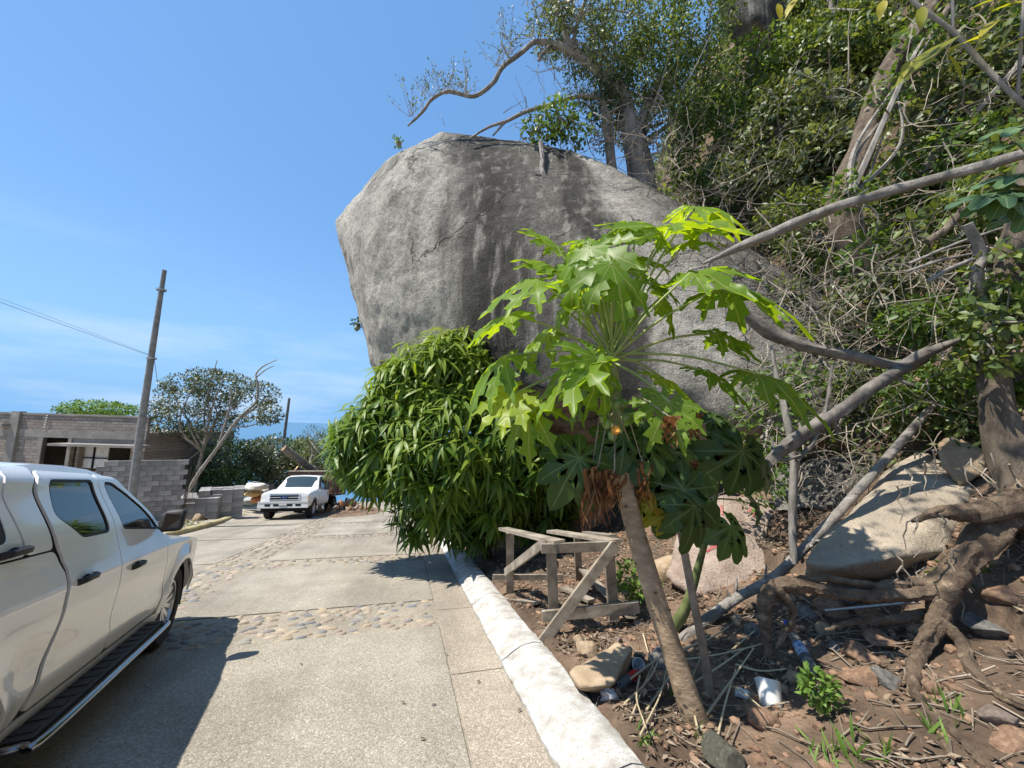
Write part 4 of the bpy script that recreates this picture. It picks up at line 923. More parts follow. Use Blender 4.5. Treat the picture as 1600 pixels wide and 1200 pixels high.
# brick-patterned house wall material (courses too small to tell apart from here)
m_hwall, n_, l_, b_ = _nodes('blockwork_wall'); b_.inputs['Roughness'].default_value = .95; b_.inputs['Specular IOR Level'].default_value = .2
t_ = nd('TexCoord'); ob_ = t_.outputs['Object']; mp_ = nd('Mapping'); mp_.inputs['Rotation'].default_value = (math.pi/2, 0, 0); l_.new(ob_, mp_.inputs[0])
br = nd('TexBrick', Scale=1.0); br.inputs['Brick Width'].default_value = .42; br.inputs['Row Height'].default_value = .17; br.inputs['Mortar Size'].default_value = .012
br.inputs['Color1'].default_value = (.22, .19, .165, 1); br.inputs['Color2'].default_value = (.30, .265, .23, 1); br.inputs['Mortar'].default_value = (.15, .135, .12, 1); l_.new(mp_.outputs[0], br.inputs['Vector'])
l_.new(mixc(.6, br.outputs['Color'], ramp(nse(2, 8), [(.3, (.6, .6, .6)), (.7, (1.15, 1.12, 1.1))]), 'MULTIPLY'), b_.inputs['Base Color'])
bu_ = nd('Bump', Strength=.8, Distance=.02); l_.new(math_('SUBTRACT', 1.0, br.outputs['Fac']), bu_.inputs['Height']); l_.new(bu_.outputs[0], b_.inputs['Normal'])
# house frame: u to the photo's right, v away, on a vertical plane 22 m out
hb = P(100, 660, 22); uh = Vector((_r[0], _r[1], 0)).normalized(); vh = Vector((-uh.y, uh.x, 0)).normalized()
GZ = min(H(*(P(q, 700, 22)[:2])) for q in (0, 200))-.2
mh_ = Matrix.Identity(4)
for i in range(3): mh_[i][0] = uh[i]; mh_[i][1] = vh[i]; mh_[i][2] = (0, 0, 1)[i]; mh_[i][3] = (hb[0], hb[1], GZ)[i]
house = thing('unfinished_house', 'unfinished flat-roofed grey block house with open doorway', 'house', mw=mh_)
def hz_(px, py):                                    # pixel -> (u, z above base) on the front plane
    r = ray(px, py); p0 = Vector(EYE); d = rp3(r); t = (Vector((hb[0], hb[1], 0))-p0).dot(vh)/d.dot(vh); p = p0+d*t; q = p-Vector((hb[0], hb[1], GZ)); return q.dot(uh), q.z
def hbox(nm_, x0, x1, y0, y1, z0, z1, mat, par=house): return MB().box(x0, x1, y0, y1, z0, z1).build(nm_, mat, par)
uL = hz_(-160, 660)[0]; uR = hz_(232, 660)[0]; zt = hz_(60, 648)[1]; zb1 = hz_(60, 671)[1]; zb2 = hz_(60, 683)[1]
d0, d1 = hz_(66, 700)[0], hz_(106, 700)[0]; o0, o1 = hz_(112, 700)[0], hz_(205, 700)[0]; zc = hz_(150, 697)[1]
c0, c1 = hz_(20, 660)[0], hz_(33, 660)[0]
hbox('parapet_wall', uL, uR, 0, .16, zb1, zt, m_hwall); hbox('ring_beam', uL, uR, -.03, .19, zb2, zb1-.003, m_plain); hbox('coping', uL-.05, uR+.05, -.05, .21, zt+.002, zt+.10, m_plain)
hbox('wall', uL, d0, 0, .16, 0, zb2-.003, m_hwall); hbox('wall', d1, o0, 0, .16, 0, zb2-.003, m_hwall); hbox('wall', o1, uR, 0, .16, 0, zb2-.003, m_hwall)
hbox('lintel', o0+.002, o1-.002, .01, .15, zc, zb2-.006, m_plain)
hbox('column', c0, c1, -.14, .18, 0, zt+.16, m_plain); hbox('column', d0-.22, d0, -.05, .165, 0, zb2-.01, m_plain); hbox('column', d1, d1+.2, -.05, .165, 0, zb2-.01, m_plain)
hbox('canopy_slab', hz_(107, 690)[0], uR+.35, -1.0, -.055, zc+.02, zc+.15, m_plain)
hbox('roof_slab', uL, uR, .17, 7.0, zb1-.2, zb1-.02, m_plain)
for a, b in ((.165, .32), (6.84, 7.0)): hbox('side_wall', *((uL, uL+.16, .17, 7.0, 0, zb1-.21) if a < 1 else (uR-.16, uR, .17, 7.0, 0, zb1-.21)), m_hwall)
hbox('back_wall', uL+.17, uR-.17, 6.8, 6.98, 0, zb1-.21, m_hwall); hbox('partition', d1+.3, d1+.45, .18, 5, 0, zb1-.21, m_hwall)
hbox('inner_wall', o0+2.0, uR-.2, 1.6, 1.75, 0, zb1-.21, m_plain)
for px in (70, 72): pass
u, z0 = hz_(70, 668); 
for k in range(6): hbox('marker_dot', u+.01*k, u+.10+.01*k, -.075, -.06, z0+.13*k, z0+.06+.13*k, m_board)
fr = hbox('window_board', o0+.1, o0+1.6, .5, .55, zc-1.3, zc-.1, m_board); hbox('frame_bar', o0+.8, o0+.86, .42, .49, zc-1.3, zc-.1, m_gap, fr); hbox('frame_bar', o0+.1, o0+1.6, .42, .49, zc-.75, zc-.69, m_gap, fr)
for px in (4, 14): 
    u = hz_(px, 655)[0]; hbox('beam_stub', u, u+.3, -.5, -.04, zb1+.12, zb1+.3, m_plain)

# block wall: each block its own
def bwall(A, B, rows_, name, label, cat, base_z, step=None, jit=.006, blk=(.40, .185), thick=1):
    A = rp3(A); B = rp3(B); d = B-A; d.z = 0; Ln = d.length; d.normalize(); ang = math.atan2(d.y, d.x); o = thing(name, label, cat, (A.x, A.y, base_z)); n = int(Ln/.415)
    for r in range(rows_):
        off = .2 if r % 2 else 0
        for k in range(n+1):
            s = off+k*.415
            if s > Ln: continue
            if step and not step(s, r): continue
            b = link('block', random.choice(bmw), None, o); b.location = (d.x*s+random.uniform(-jit, jit)-d.y*random.uniform(-jit, jit)*2, d.y*s+d.x*random.uniform(-jit, jit)*2, r*.2); b.rotation_euler = (0, 0, ang+random.uniform(-.01, .01))
    # mortar core set back inside the joints
    def joint(s0, s1, r0, r1):
        q = [d*s0-Vector((-d.y, d.x, 0))*.055, d*s1-Vector((-d.y, d.x, 0))*.055, d*s1+Vector((-d.y, d.x, 0))*.055, d*s0+Vector((-d.y, d.x, 0))*.055]
        mb_ = MB().hexa([tuple(p+Vector((0, 0, r0))) for p in q], [tuple(p+Vector((0, 0, r1))) for p in q]); me = mb_.mesh('mortar_core'); link('mortar_core', me, m_plain, o)
    joint(-.15 if not step else .75, Ln, 0, rows_*.2-.03)
    if step: joint(-.1, .75, 0, rows_*.2-1.0)
    return o
a = P(172, 800, 14.6); b = P(279, 806, 15.6); bz = float(b[2])-.15
bw = bwall(P(128, 800, 14.2), b, 12, 'block_wall', 'free-standing grey concrete block wall, stepped end, beside the street pole', 'wall', bz, step=lambda s, r: r < 12-max(0, int((.7-s)/.17)))
top = bz+12*.2
# steel bars at the wall's end
for k in range(3):
    p = P(283+k*2, 800, 15.7+.15*k); MB().tube([(p[0], p[1], bz), (p[0]+.05, p[1], bz+1.2), (p[0]+.12*k, p[1], bz+2.1)], .018, 5).build('rebar', m_bark_d, bw)
# piles of blocks
def stack(px, py, d, nx_, ny_, nz_, rot, label):
    p = P(px, py, d); o = thing('block_stack', label, 'blocks', p, 'block stacks behind the yellow kerb'); o.rotation_euler = (0, 0, rot)
    for k in range(nz_):
        for i in range(nx_):
            for j in range(ny_):
                if 0 < i < nx_-1 and 0 < j < ny_-1 and k < nz_-1: continue
                if k == nz_-1 and random.random() < .25: continue
                b = link('block', random.choice(bmw), None, o); b.location = ((i-nx_/2)*.405+random.uniform(-.012, .012), (j-ny_/2)*.152+random.uniform(-.008, .008), k*.187); b.rotation_euler = (0, 0, random.uniform(-.03, .03))
stack(352, 808, 17.4, 4, 8, 7, .35, 'taller stack of grey concrete blocks, second along the kerb from the wall'); stack(318, 810, 16.7, 4, 6, 5, .1, 'lower stack of grey blocks between wall and taller stack')
stack(356, 770, 18.8, 2, 3, 1, .5, 'few grey blocks lying loose on top of the tall stack')
wp = MB()
for k in range(3): wp.bar(P(287+k*7, 804, 16.2+.1*k), P(290+k*7, 770, 16.4+.1*k), .22, .03, up=tuple(vh))
tag(wp.build('planks', m_board, base=P(290, 806, 16.2)), 'pale boards leaning at the end of the block wall', 'boards')

# poles and wires
def pole(pix, label, n=16):
    mb = MB(); s = limb(mb, pix, n, 8, 0); o = thing('utility_pole', label, 'pole', s[0]); mb.build('shaft', m_pole, o, smooth=60); return o, s
up_, s = pole([(202, 812, 14, 17.5), (214, 715, 14.05, 16), (236, 560, 14.1, 12.5), (257, 422, 14.2, 8.5)], 'tall plain concrete utility pole rising in front of the block wall')
for py, px in ((453, 252), (560, 236.5)):
    q = P(px, py, 14.12); MB().lathe([(.13, -.03), (.155, -.03), (.155, .03), (.13, .03)], 14, Matrix.Translation(rp3(q))).build('band', m_steel, up_)
def wire(pts, r, label, base): o = MB().tube(spline(pts, 10), r, 5).build('cable', m_wire, base=base); return tag(o, label, 'cable')
A = P(233, 555, 14.05)
wire([A, P(120, 515, 14), P(0, 472, 13), P(-150, 415, 12)], .007, 'lower dark cable strung from the tall pole past the house', A)
wire([A+[0, 0, .02], P(120, 511, 14.5), P(0, 466, 14), P(-150, 405, 13)], .005, 'thinner upper cable strung from the tall pole past the house', A)
wire([P(241, 561, 14.1), P(245, 590, 14.6), P(249, 632, 15.5)], .008, 'short slack cable hanging down from the tall pole', A)
fp, s = pole([(434, 775, 30, 7), (442, 700, 30, 6), (452, 622, 30, 4.5)], 'slim distant utility pole behind the stake truck')

# ------------------------------------------------------------------ left trees
L_small = T_leaf(.42, .15, .05, 1)
L_mid = T_leaf(.40, .18, .06, 2)
m_lf_olive = leafmat('olive_leaf', (.032, .045, .022), (.075, .095, .045), (.17, .18, .10), .25, .38, .5)
m_lf_dark = leafmat('dark_leaf', (.014, .034, .010), (.030, .068, .018), (.07, .13, .04), .25, .4, .5)
m_lf_fresh = leafmat('fresh_leaf', (.06, .12, .02), (.11, .20, .035), (.19, .30, .06), .35, .5, .3)
m_lf_grey = leafmat('grey_green_leaf', (.05, .075, .032), (.115, .145, .065), (.24, .27, .14), .3, .46, .34)
def twigs(mb, starts, dirs, ln, r, seed=0, seg=4):
    for i, (s, d) in enumerate(zip(starts, dirs)):
        d = np.array(d)/np.linalg.norm(d); p = np.array(s); pts = [p]
        for k in range(seg): d = d+RNG.normal(size=3)*.25; d /= np.linalg.norm(d); p = p+d*ln/seg; pts.append(p)
        mb.tube(pts, [r*(1-.8*k/seg) for k in range(seg+1)], 4, False)
def tree(name, label, cat, trunk, blobs, n, size, lmat, bark, T=L_small, group=None, inner=.45, branches=14, clump=0, seed=1, droop=.25, spread=.9, extra=None):
    B = px_blobs(blobs); mb = MB(); sp = None; base = None
    for k, t in enumerate(trunk):
        s = limb(mb, t, 9, 6, .15, seed+k, .0)
        if base is None: base = s[0]; sp = s
    o = thing(name, label, cat, base, group)
    # limbs reach into each blob
    rg = np.random.default_rng(seed)
    for i in range(branches):
        b = B[i % len(B)]; tgt = np.array(b[:3])+rg.normal(size=3)*np.array(b[3:])*.45; st_ = sp[int(len(sp)*rg.uniform(.45, .98))]
        mid = (np.array(st_)+tgt)/2+rg.normal(size=3)*.12*np.linalg.norm(tgt-st_); q = spline([st_, mid, tgt], 5); r0 = .012*np.linalg.norm(tgt-st_)+.01
        mb.tube(q, [r0*(1-.8*j/len(q)) for j in range(len(q))], 5, False)
    tr = mb.build('trunk', bark, o, smooth=60)
    p, nn = blobpts(B, n, inner, seed, clump)
    up = nn+RNG.normal(size=(n, 3))*.7; up[:, 2] += .6
    leafobj('crown', T, p, rnd_dirs(n, nn, spread, droop), up, size*RNG.uniform(.6, 1.3, n), lmat, o)
    return o
GB = lambda px, py, d, e=0: (px, py, d)
tree('roadside_tree', 'broad olive-leaved tree with open crown behind the block wall', 'tree', [[(300, 800, 24, 10), (308, 740, 24, 8), (322, 690, 24, 6), (345, 640, 24, 4)], [(318, 695, 24, 5), (290, 650, 24.3, 3), (270, 615, 24, 2)]],
     [(300, 640, 24, 58, 44, 2.4), (350, 605, 23.5, 48, 26, 2.0), (395, 618, 23.5, 38, 26, 1.8), (420, 645, 23.6, 22, 18, 1.2), (265, 670, 24.5, 42, 40, 2.2), (330, 655, 24.5, 50, 32, 2), (290, 600, 24, 30, 16, 1.4), (245, 705, 24.5, 28, 45, 1.5), (330, 590, 23.6, 34, 14, 1.4)], 12500, .19, m_lf_olive, m_bark_g, inner=.5, clump=1.1, seed=3)
tree('leaning_tree', 'bare grey leaning trunk forking to leafless twigs above the block stacks', 'tree', [[(283, 795, 20, 8), (305, 748, 20, 7.5), (340, 700, 20.2, 7), (372, 655, 20.4, 5.5), (400, 628, 20.5, 4.5), (402, 600, 20.5, 4), (400, 585, 20.6, 3), (412, 572, 20.6, 2.4), (433, 562, 20.6, 1.4)],
     [(372, 655, 20.4, 6), (395, 640, 20.5, 4), (415, 622, 20.6, 2)], [(400, 590, 20.6, 2.4), (415, 578, 20.6, 2), (428, 572, 20.6, 1)], [(340, 700, 20.2, 5), (358, 640, 20.4, 4), (362, 610, 20.4, 2.5)]],
     [(405, 650, 20.6, 28, 14, .8), (420, 640, 20.6, 20, 12, .8)], 350, .17, m_lf_olive, m_bark_g, branches=0, seed=4)
for i, (bl, lab, mt_) in enumerate([
    ([(265, 740, 27, 48, 50, 2.5), (310, 745, 27, 45, 50, 2.5)], 'deep shaded thicket tree behind the bare leaning trunk', m_lf_dark),
    ([(355, 720, 26, 45, 38, 2.4), (385, 735, 26, 40, 40, 2.2), (350, 760, 25.5, 40, 25, 2)], 'dark glossy rounded tree between leaning trunk and stake truck', m_lf_dark),
    ([(420, 715, 27, 38, 32, 2.2), (440, 740, 27, 32, 34, 2)], 'mid green tree right behind the stake truck', m_lf_olive),
    ([(470, 715, 29, 26, 32, 1.8), (495, 725, 28, 28, 36, 1.8)], 'loose grey green tree between stake truck and mango', m_lf_grey)]):
    x, y, d = bl[0][:3]
    tree('thicket_tree', lab, 'tree', [[(x+8, 800, d, 10), (x+5, 760, d, 8), (x, y, d, 5)]], bl, 6000, .22, mt_, m_bark_d, seed=20+i, clump=.9 if i > 1 else 0, inner=.4)
tree('yard_tree', 'bright green flat-topped tree showing above the house roof', 'tree', [[(165, 790, 34, 9), (163, 700, 34, 7), (160, 645, 34, 5)]], [(150, 637, 34, 42, 11, 2.2), (185, 640, 34, 28, 9, 2), (125, 641, 34, 26, 8, 2)], 2600, .26, m_lf_fresh, m_bark_b, seed=31)
tree('feathery_tree', 'wispy tree with upright twigs rising beside the mango', 'tree', [[(492, 790, 27, 7), (490, 730, 27, 5), (486, 690, 27, 3)]], [(490, 685, 27, 18, 22, 1.2), (505, 700, 26.5, 16, 30, 1.2)], 1500, .17, m_lf_grey, m_bark_g, T=T_leaf(.15, .1, .03, 1), seed=33, droop=-.7, spread=.35, branches=24)
# distant green belt down the hill so that the shore does not show between the crowns
B = px_blobs([(x, 716+random.uniform(-6, 10), 44+random.uniform(-4, 6), 46, 34, 4) for x in range(-60, 540, 38)])
p, nn = blobpts(B, 15000, .55, 77)
o = leafobj('far_woodland', L_small, p, rnd_dirs(15000, nn, .9, .2), nn+RNG.normal(size=(15000, 3))*.6+np.array([0, 0, .6]), .48*RNG.uniform(.6, 1.3, 15000), m_lf_dark, base=P(300, 760, 44)); tag(o, 'dark green wooded slope falling away toward the sea', 'woodland')

# heap of covered goods and rubble by the truck
m_tarp = [M('sheet', c, tuple(k*.75 for k in c), 3, .7, .3, 12) for c in ((.62, .58, .50), (.62, .42, .18), (.50, .22, .10), (.36, .38, .37), (.55, .53, .50))]
for i, (px, py, w_, h_, mi_, lab) in enumerate([(400, 760, 34, 12, 0, 'pale cream sack topping the heap beside the truck'), (398, 771, 28, 10, 1, 'orange yellow sack in the heap beside the truck'), (408, 781, 28, 12, 2, 'rust orange bundle low in the heap beside the truck'), (392, 783, 26, 11, 3, 'dull grey bundle at the foot of the heap'), (415, 768, 18, 14, 4, 'whitish sheet hanging on the heap behind the bonnet')]):
    d = 20.5+.3*i; me = rockmesh('sack', 1, 1, 1, 40+i, 3, 2, .2, .05); me.materials.append(m_tarp[mi_]); o = link('sack', me, None); p = P(px, py, d); o.location = rp3(p); o.scale = (w_*d/FPX/2, .5, h_*d/FPX/2*1.15); tag(o, lab, 'sack')
hp = thing('rubble_heap', 'heap of broken brick and stone by the road beside the mango', 'rubble', RP(-1.9, 22))
for i in range(60):
    x = random.gauss(-2.6, .7); y = random.gauss(23.5, 1.4); s = random.uniform(.08, .26); me = rk[i % 6].copy(); me.materials.clear(); me.materials.append(random.choice([m_brock, m_orock, m_pink, m_tarp[2], m_pale])); o = link('chunk', me, None, hp)
    o.location = Vector(RP(x, y, max(0, .5-.3*abs(x+2.6))*random.random()+s*.4))-hp.location; o.scale = (s*1.3, s, s*.8); o.rotation_euler = (random.random()*3, random.random()*3, random.random()*6)
dirt = []
n = 26; dirt_m = MB(); dirt_m.add([RP(-2.6, 23.8, .16)]+[RP(-2.6+2.0*math.cos(6.2832*k/n)*(1+.2*nz3(k*.7, 2)), 23.8+4.0*math.sin(6.2832*k/n), -.002+.006) for k in range(n)], [(0, k+1, (k+1) % n+1) for k in range(n)]); dirt_m.build('dirt', m_soil, hp)
hp2 = thing('rubble_heap', 'scattered rubble and broken stone along the kerb between block stacks and heap of sacks', 'rubble', RP(-8.2, 20))
for i in range(70):
    y = random.uniform(16.5, 27); x = -7.4-.013*(y-15)**2-random.random()*1.8; s = random.uniform(.06, .2); me = rk[i % 6].copy(); me.materials.clear(); me.materials.append(random.choice([m_grock, m_orock, m_pale, m_brock])); o = link('chunk', me, None, hp2)
    o.location = Vector((x+xc(y), y, H(x+xc(y), y)+s*.4))-hp2.location; o.scale = (s*1.3, s, s*.7); o.rotation_euler = (random.random()*3, random.random()*3, random.random()*6)
# grass tuft by the yellow kerb
T_blade = T_leaf(.05, .35, .02, 2)
cen = []; dr = []
for i in range(900):
    y = random.uniform(9, 17); x = -7.0-random.random()*.9; cen.append((x, y, H(x, y))); dr.append((random.gauss(0, .35), random.gauss(0, .35), 1))
m_grass = leafmat('grass_blade', (.08, .10, .03), (.16, .18, .06), (.32, .30, .13), .3, .6, .2)
n = len(cen); tag(leafobj('grass', T_blade, np.array(cen), np.array(dr), RNG.normal(size=(n, 3)), RNG.uniform(.12, .36, n), m_grass, base=(-7, 12, -1.5)), 'dry tufty grass behind the yellow kerb', 'grass')
# ------------------------------------------------------------------ mango tree leaning over the kerb
T_mango = T_leaf(.165, .36, .05, 4)
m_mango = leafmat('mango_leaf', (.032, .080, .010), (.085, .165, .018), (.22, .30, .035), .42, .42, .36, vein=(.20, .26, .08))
MBL = px_blobs([(690, 592, 7.6, 74, 78, 1.0), (600, 685, 7.4, 76, 78, 1.0), (700, 695, 7.2, 98, 98, 1.25), (785, 710, 7.4, 76, 84, 1.0), (660, 775, 6.9, 52, 62, .75), (845, 775, 7.7, 50, 60, .7), (562, 698, 7.4, 44, 50, .7), (740, 790, 7.1, 66, 52, .8), (642, 622, 7.6, 66, 68, .9), (725, 548, 7.8, 46, 34, .6)])
base = ong(760, 868); mg = thing('mango_tree', 'bushy mango tree with drooping lance-shaped leaves hanging over the white kerb', 'tree', base)
mb = MB(); tips, tn = blobpts(MBL, 700, .84, 5); inn_, inn_n = blobpts(MBL, 430, .45, 6)
ctr = np.array(P(715, 690, 7.5)); sp = spline([tuple(base-np.array([0, 0, .2])), tuple(base*.6+ctr*.4+np.array([.1, 0, 0])), tuple(ctr)], 8)
mb.tube(sp, [.13-.05*i/len(sp) for i in range(len(sp))], 10, False, .15, 3)
for i, b in enumerate(MBL):
    for j in range(6):
        tg = tips[np.argsort(((tips-np.array(b[:3]))**2).sum(1))[j*9]]; st_ = sp[min(len(sp)-1, 5+j*2)]; md = (np.array(st_)+tg)/2+RNG.normal(size=3)*.18
        q = spline([st_, md, tg], 5); mb.tube(q, [.035*(1-.8*k/len(q)) for k in range(len(q))], 6, False)
mb.build('trunk', m_bark_d, mg, smooth=60)
def whorls(pos, nor, per, l0, l1, rg):
    c = []; d = []; u = []; s = []; lv = []
    for p, n in zip(pos, nor):
        ax = n+np.array([0, 0, .55]); ax /= np.linalg.norm(ax); x = np.cross(ax, [.3, .2, .9]); x /= np.linalg.norm(x); y = np.cross(ax, x); v = rg.random(); m = rg.integers(per-4, per+4); L0 = rg.uniform(l0, l1)
        for k in range(m):
            a = 2.39996*k+rg.uniform(-.2, .2); t = k/m; el = .85-1.25*t+rg.uniform(-.15, .15)
            dd = (x*math.cos(a)+y*math.sin(a))*math.cos(el)+ax*math.sin(el); dd = dd/np.linalg.norm(dd)+np.array([0, 0, -.55-.3*t]); dd /= np.linalg.norm(dd)
            c.append(p-ax*.10*t+dd*.015); d.append(dd); u.append(ax*.6+np.array([0, 0, .8])+rg.normal(size=3)*.15); s.append(L0*rg.uniform(.55, 1.1)); lv.append(np.clip(.12+.35*v+rg.normal()*.13+(.2 if t < .25 else 0)+.34*(p[2]+.5)/2.5-.06, 0, 1))  # leaf colour lightened with height to paint in the sunlit crown top
    return [np.array(q) for q in (c, d, u, s, lv)]
rgm = np.random.default_rng(11)
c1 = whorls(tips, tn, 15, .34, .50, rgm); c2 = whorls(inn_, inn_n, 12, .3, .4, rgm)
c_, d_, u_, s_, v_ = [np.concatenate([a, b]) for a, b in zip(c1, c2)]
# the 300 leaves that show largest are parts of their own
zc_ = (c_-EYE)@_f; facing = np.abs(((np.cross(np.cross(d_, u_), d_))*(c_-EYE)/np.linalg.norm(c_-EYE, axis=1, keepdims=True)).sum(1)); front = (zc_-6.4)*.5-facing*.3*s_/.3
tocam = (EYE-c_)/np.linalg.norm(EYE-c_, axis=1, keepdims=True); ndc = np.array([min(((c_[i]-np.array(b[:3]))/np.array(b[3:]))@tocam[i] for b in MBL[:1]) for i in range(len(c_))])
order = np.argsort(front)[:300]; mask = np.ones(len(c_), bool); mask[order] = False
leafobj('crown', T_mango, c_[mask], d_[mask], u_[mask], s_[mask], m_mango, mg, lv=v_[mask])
tmesh = []
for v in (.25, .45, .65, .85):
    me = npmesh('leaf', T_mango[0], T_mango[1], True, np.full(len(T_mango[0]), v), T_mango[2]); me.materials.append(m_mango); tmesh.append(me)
S_, D_, N_ = frames(d_[order], u_[order])
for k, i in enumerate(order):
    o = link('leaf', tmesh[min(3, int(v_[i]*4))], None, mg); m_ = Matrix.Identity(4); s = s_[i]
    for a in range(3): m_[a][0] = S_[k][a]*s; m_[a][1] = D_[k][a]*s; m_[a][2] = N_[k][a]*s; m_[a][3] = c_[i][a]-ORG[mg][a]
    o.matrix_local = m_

# ------------------------------------------------------------------ papaya
def palm_leaf(lobes, rows_, sinus=.36, droop=.25, fold=.05, seed=0, cup=.0):
    """lobes [(angle deg from tip axis, length)]; rows [(t, half width)] -> V,F,vein"""
    rg = random.Random(seed); V = [(0, 0, 0)]; ve = [1]; F = []; n = len(lobes)
    lo = sorted((a+rg.uniform(-6, 6), l*rg.uniform(.84, 1.08)) for a, l in lobes); ang = [rad(a) for a, _ in lo]; sin_ = []
    for i in range(n+1):
        if i == 0: a = ang[0]-rad(20); r = lo[0][1]*.30
        elif i == n: a = ang[-1]+rad(20); r = lo[-1][1]*.30
        else: a = (ang[i-1]+ang[i])/2; r = sinus*(lo[i-1][1]+lo[i][1])/2
        V.append((math.sin(a)*r, math.cos(a)*r, 0)); ve.append(0); sin_.append(len(V)-1)
    for i, (a, Ln) in enumerate(lo):
        a = rad(a); ax = (math.sin(a), math.cos(a)); sd = (math.cos(a), -math.sin(a)); pl, pm, pr = sin_[i], None, sin_[i+1]
        V.append((ax[0]*.3*Ln, ax[1]*.3*Ln, 0)); ve.append(1); pm = len(V)-1; F += [(0, pl, pm), (0, pm, pr)]
        for t, w_ in rows_:
            jl = rg.uniform(.8, 1.2); jr = rg.uniform(.8, 1.2); tl = t+rg.uniform(-.03, .03)
            q = []
            for sg, wj in ((-1, w_*jl), (0, 0), (1, w_*jr)):
                V.append(((ax[0]*tl+sd[0]*sg*wj)*Ln, (ax[1]*tl+sd[1]*sg*wj)*Ln, 0)); ve.append(1 if sg == 0 else 0); q.append(len(V)-1)
            F += [(pl, q[0], q[1]), (pl, q[1], pm), (pm, q[1], q[2]), (pm, q[2], pr)]; pl, pm, pr = q
        V.append((ax[0]*Ln, ax[1]*Ln, 0)); ve.append(.5); k = len(V)-1; F += [(pl, k, pm), (pm, k, pr)]
    out = []
    for (x, y, z), e in zip(V, ve):
        r = math.hypot(x, y); z = -droop*r*r+cup*r-(fold if e == 1 and r > .05 else 0)*min(1, r*3)+.085*noise.noise((x*3+seed, y*3, seed))+.04*noise.noise((x*8+seed, y*8, seed))
        out.append((x, y, z))
    return np.array(out), np.array([f[::-1] for f in F]), np.array(ve, float)
PAP_L = [(0, 1), (34, .96), (-34, .97), (70, .85), (-70, .86), (108, .66), (-108, .65), (145, .42), (-145, .42)]
PAP_R = [(.38, .085), (.55, .225), (.60, .095), (.76, .165), (.80, .06), (.92, .045)]
m_pap = leafmat('papaya_leaf', (.09, .185, .018), (.165, .285, .025), (.29, .40, .035), .56, .42, .4, tcol=(2.0, 1.65, .3), vein=(.36, .42, .16))
m_papy = leafmat('yellowing_papaya_leaf', (.20, .24, .03), (.32, .31, .03), (.45, .38, .04), .45, .5, .3, vein=(.45, .45, .18), tcol=(1.4, 1.2, .3), spots=(5, (.48, .24, .03), .56))
m_pet = M('papaya_petiole', (.20, .27, .08), (.33, .38, .14), 4, .5, spec=.4)
m_paptr = M('papaya_trunk', (.23, .165, .105), (.47, .365, .245), 9, .85, .8, 20, stretch=(1, 1, 2.2), c3=(.36, .265, .17), bdist=.015)
m_paptop = M('papaya_green_stem', (.13, .17, .06), (.26, .27, .12), 12, .7, .5, 30)
m_fruit = M('green_papaya_fruit', (.12, .19, .05), (.24, .32, .12), 4, .4, spec=.5)
m_ripe = M('ripe_orange_flesh', (.62, .22, .03), (.72, .36, .08), 8, .5)
m_deadl = leafmat('dead_brown_leaf', (.09, .04, .018), (.17, .08, .033), (.30, .16, .07), .25, .7, .2, tcol=(1.3, .9, .6))
pb = ong(1092, 1128); pap = thing('papaya_tree', 'papaya tree with slanting ringed trunk and wide crown of lobed leaves', 'papaya', pb)
bd = float((pb-EYE)@_f); print('papaya base', pb, bd)
trk = [(1096, 1150, bd+.02, 66), (1078, 1100, bd+.03, 56), (1048, 1010, bd+.1, 46), (1015, 905, bd+.18, 40), (985, 800, bd+.27, 35), (972, 730, bd+.33, 33)]
mb = MB(); tp = limb(mb, trk, 16, 8, .05, 2); mb.build('trunk', m_paptr, pap, smooth=60)
mb = MB(); tp2 = limb(mb, [(972, 735, bd+.33, 32), (963, 650, bd+.40, 28), (957, 590, bd+.44, 24), (956, 548, bd+.47, 16), (956, 530, bd+.48, 5)], 14, 6, .05, 4); mb.build('crown_stem', m_paptop, pap, smooth=60)
# leaf scars
for i in range(26):
    mb = MB(); t = RNG.random(); k = int(t*(len(tp)-2)); p = np.array(tp[k]); a = RNG.uniform(2.2, 5.4); rr = (56-22*t)*.5*bd/FPX*.97
    q = p+np.array([math.cos(a)*rr, math.sin(a)*rr, 0]); nrm = Vector((math.cos(a), math.sin(a), 0)); sd = Vector((-nrm.y, nrm.x, 0)); n = 8
    mb.add([rp3(q)+nrm*.004+sd*.014*math.cos(6.2832*j/n)+Vector((0, 0, .009*math.sin(6.2832*j/n))) for j in range(n)]+[rp3(q)+nrm*.009], [(j, (j+1) % n, n) for j in range(n)]); mb.build('leaf_scar', m_bark_b, pap)
crown = np.array(P(956, 552, bd+.45)); D = bd+.45
def big_leaf(name, par, att, tip, size, up, shape, mat, lv, petiole_from=None, mpet=None, pr=.008, label=None):
    a = np.array(att); d = np.array(tip)-a; L_ = np.linalg.norm(d) if size is None else size; V, F, ve = shape
    S, Dd, Nn = frames(d[None], np.array(up, float)[None]); W = a+L_*(V[:, 0:1]*S[0]+V[:, 1:2]*Dd[0]+V[:, 2:3]*Nn[0]); org = np.array(ORG[par])
    lvv = np.clip(lv+.12*np.array([noise.noise((v[0]*3, v[1]*3, lv*9)) for v in V]), 0, 1)
    o = link(name, npmesh(name, W-org, F, True, lvv, ve), mat, par)
    if label: o['label'] = label
    if petiole_from is not None:
        f = np.array(petiole_from); m = (f+a)/2; m[2] += .05*np.linalg.norm(a-f); q = spline([f, m, a], 6); MB().tube(q, [pr*(1.25-.5*i/len(q)) for i in range(len(q))], 7).build('petiole', mpet, o, smooth=60)
    return o
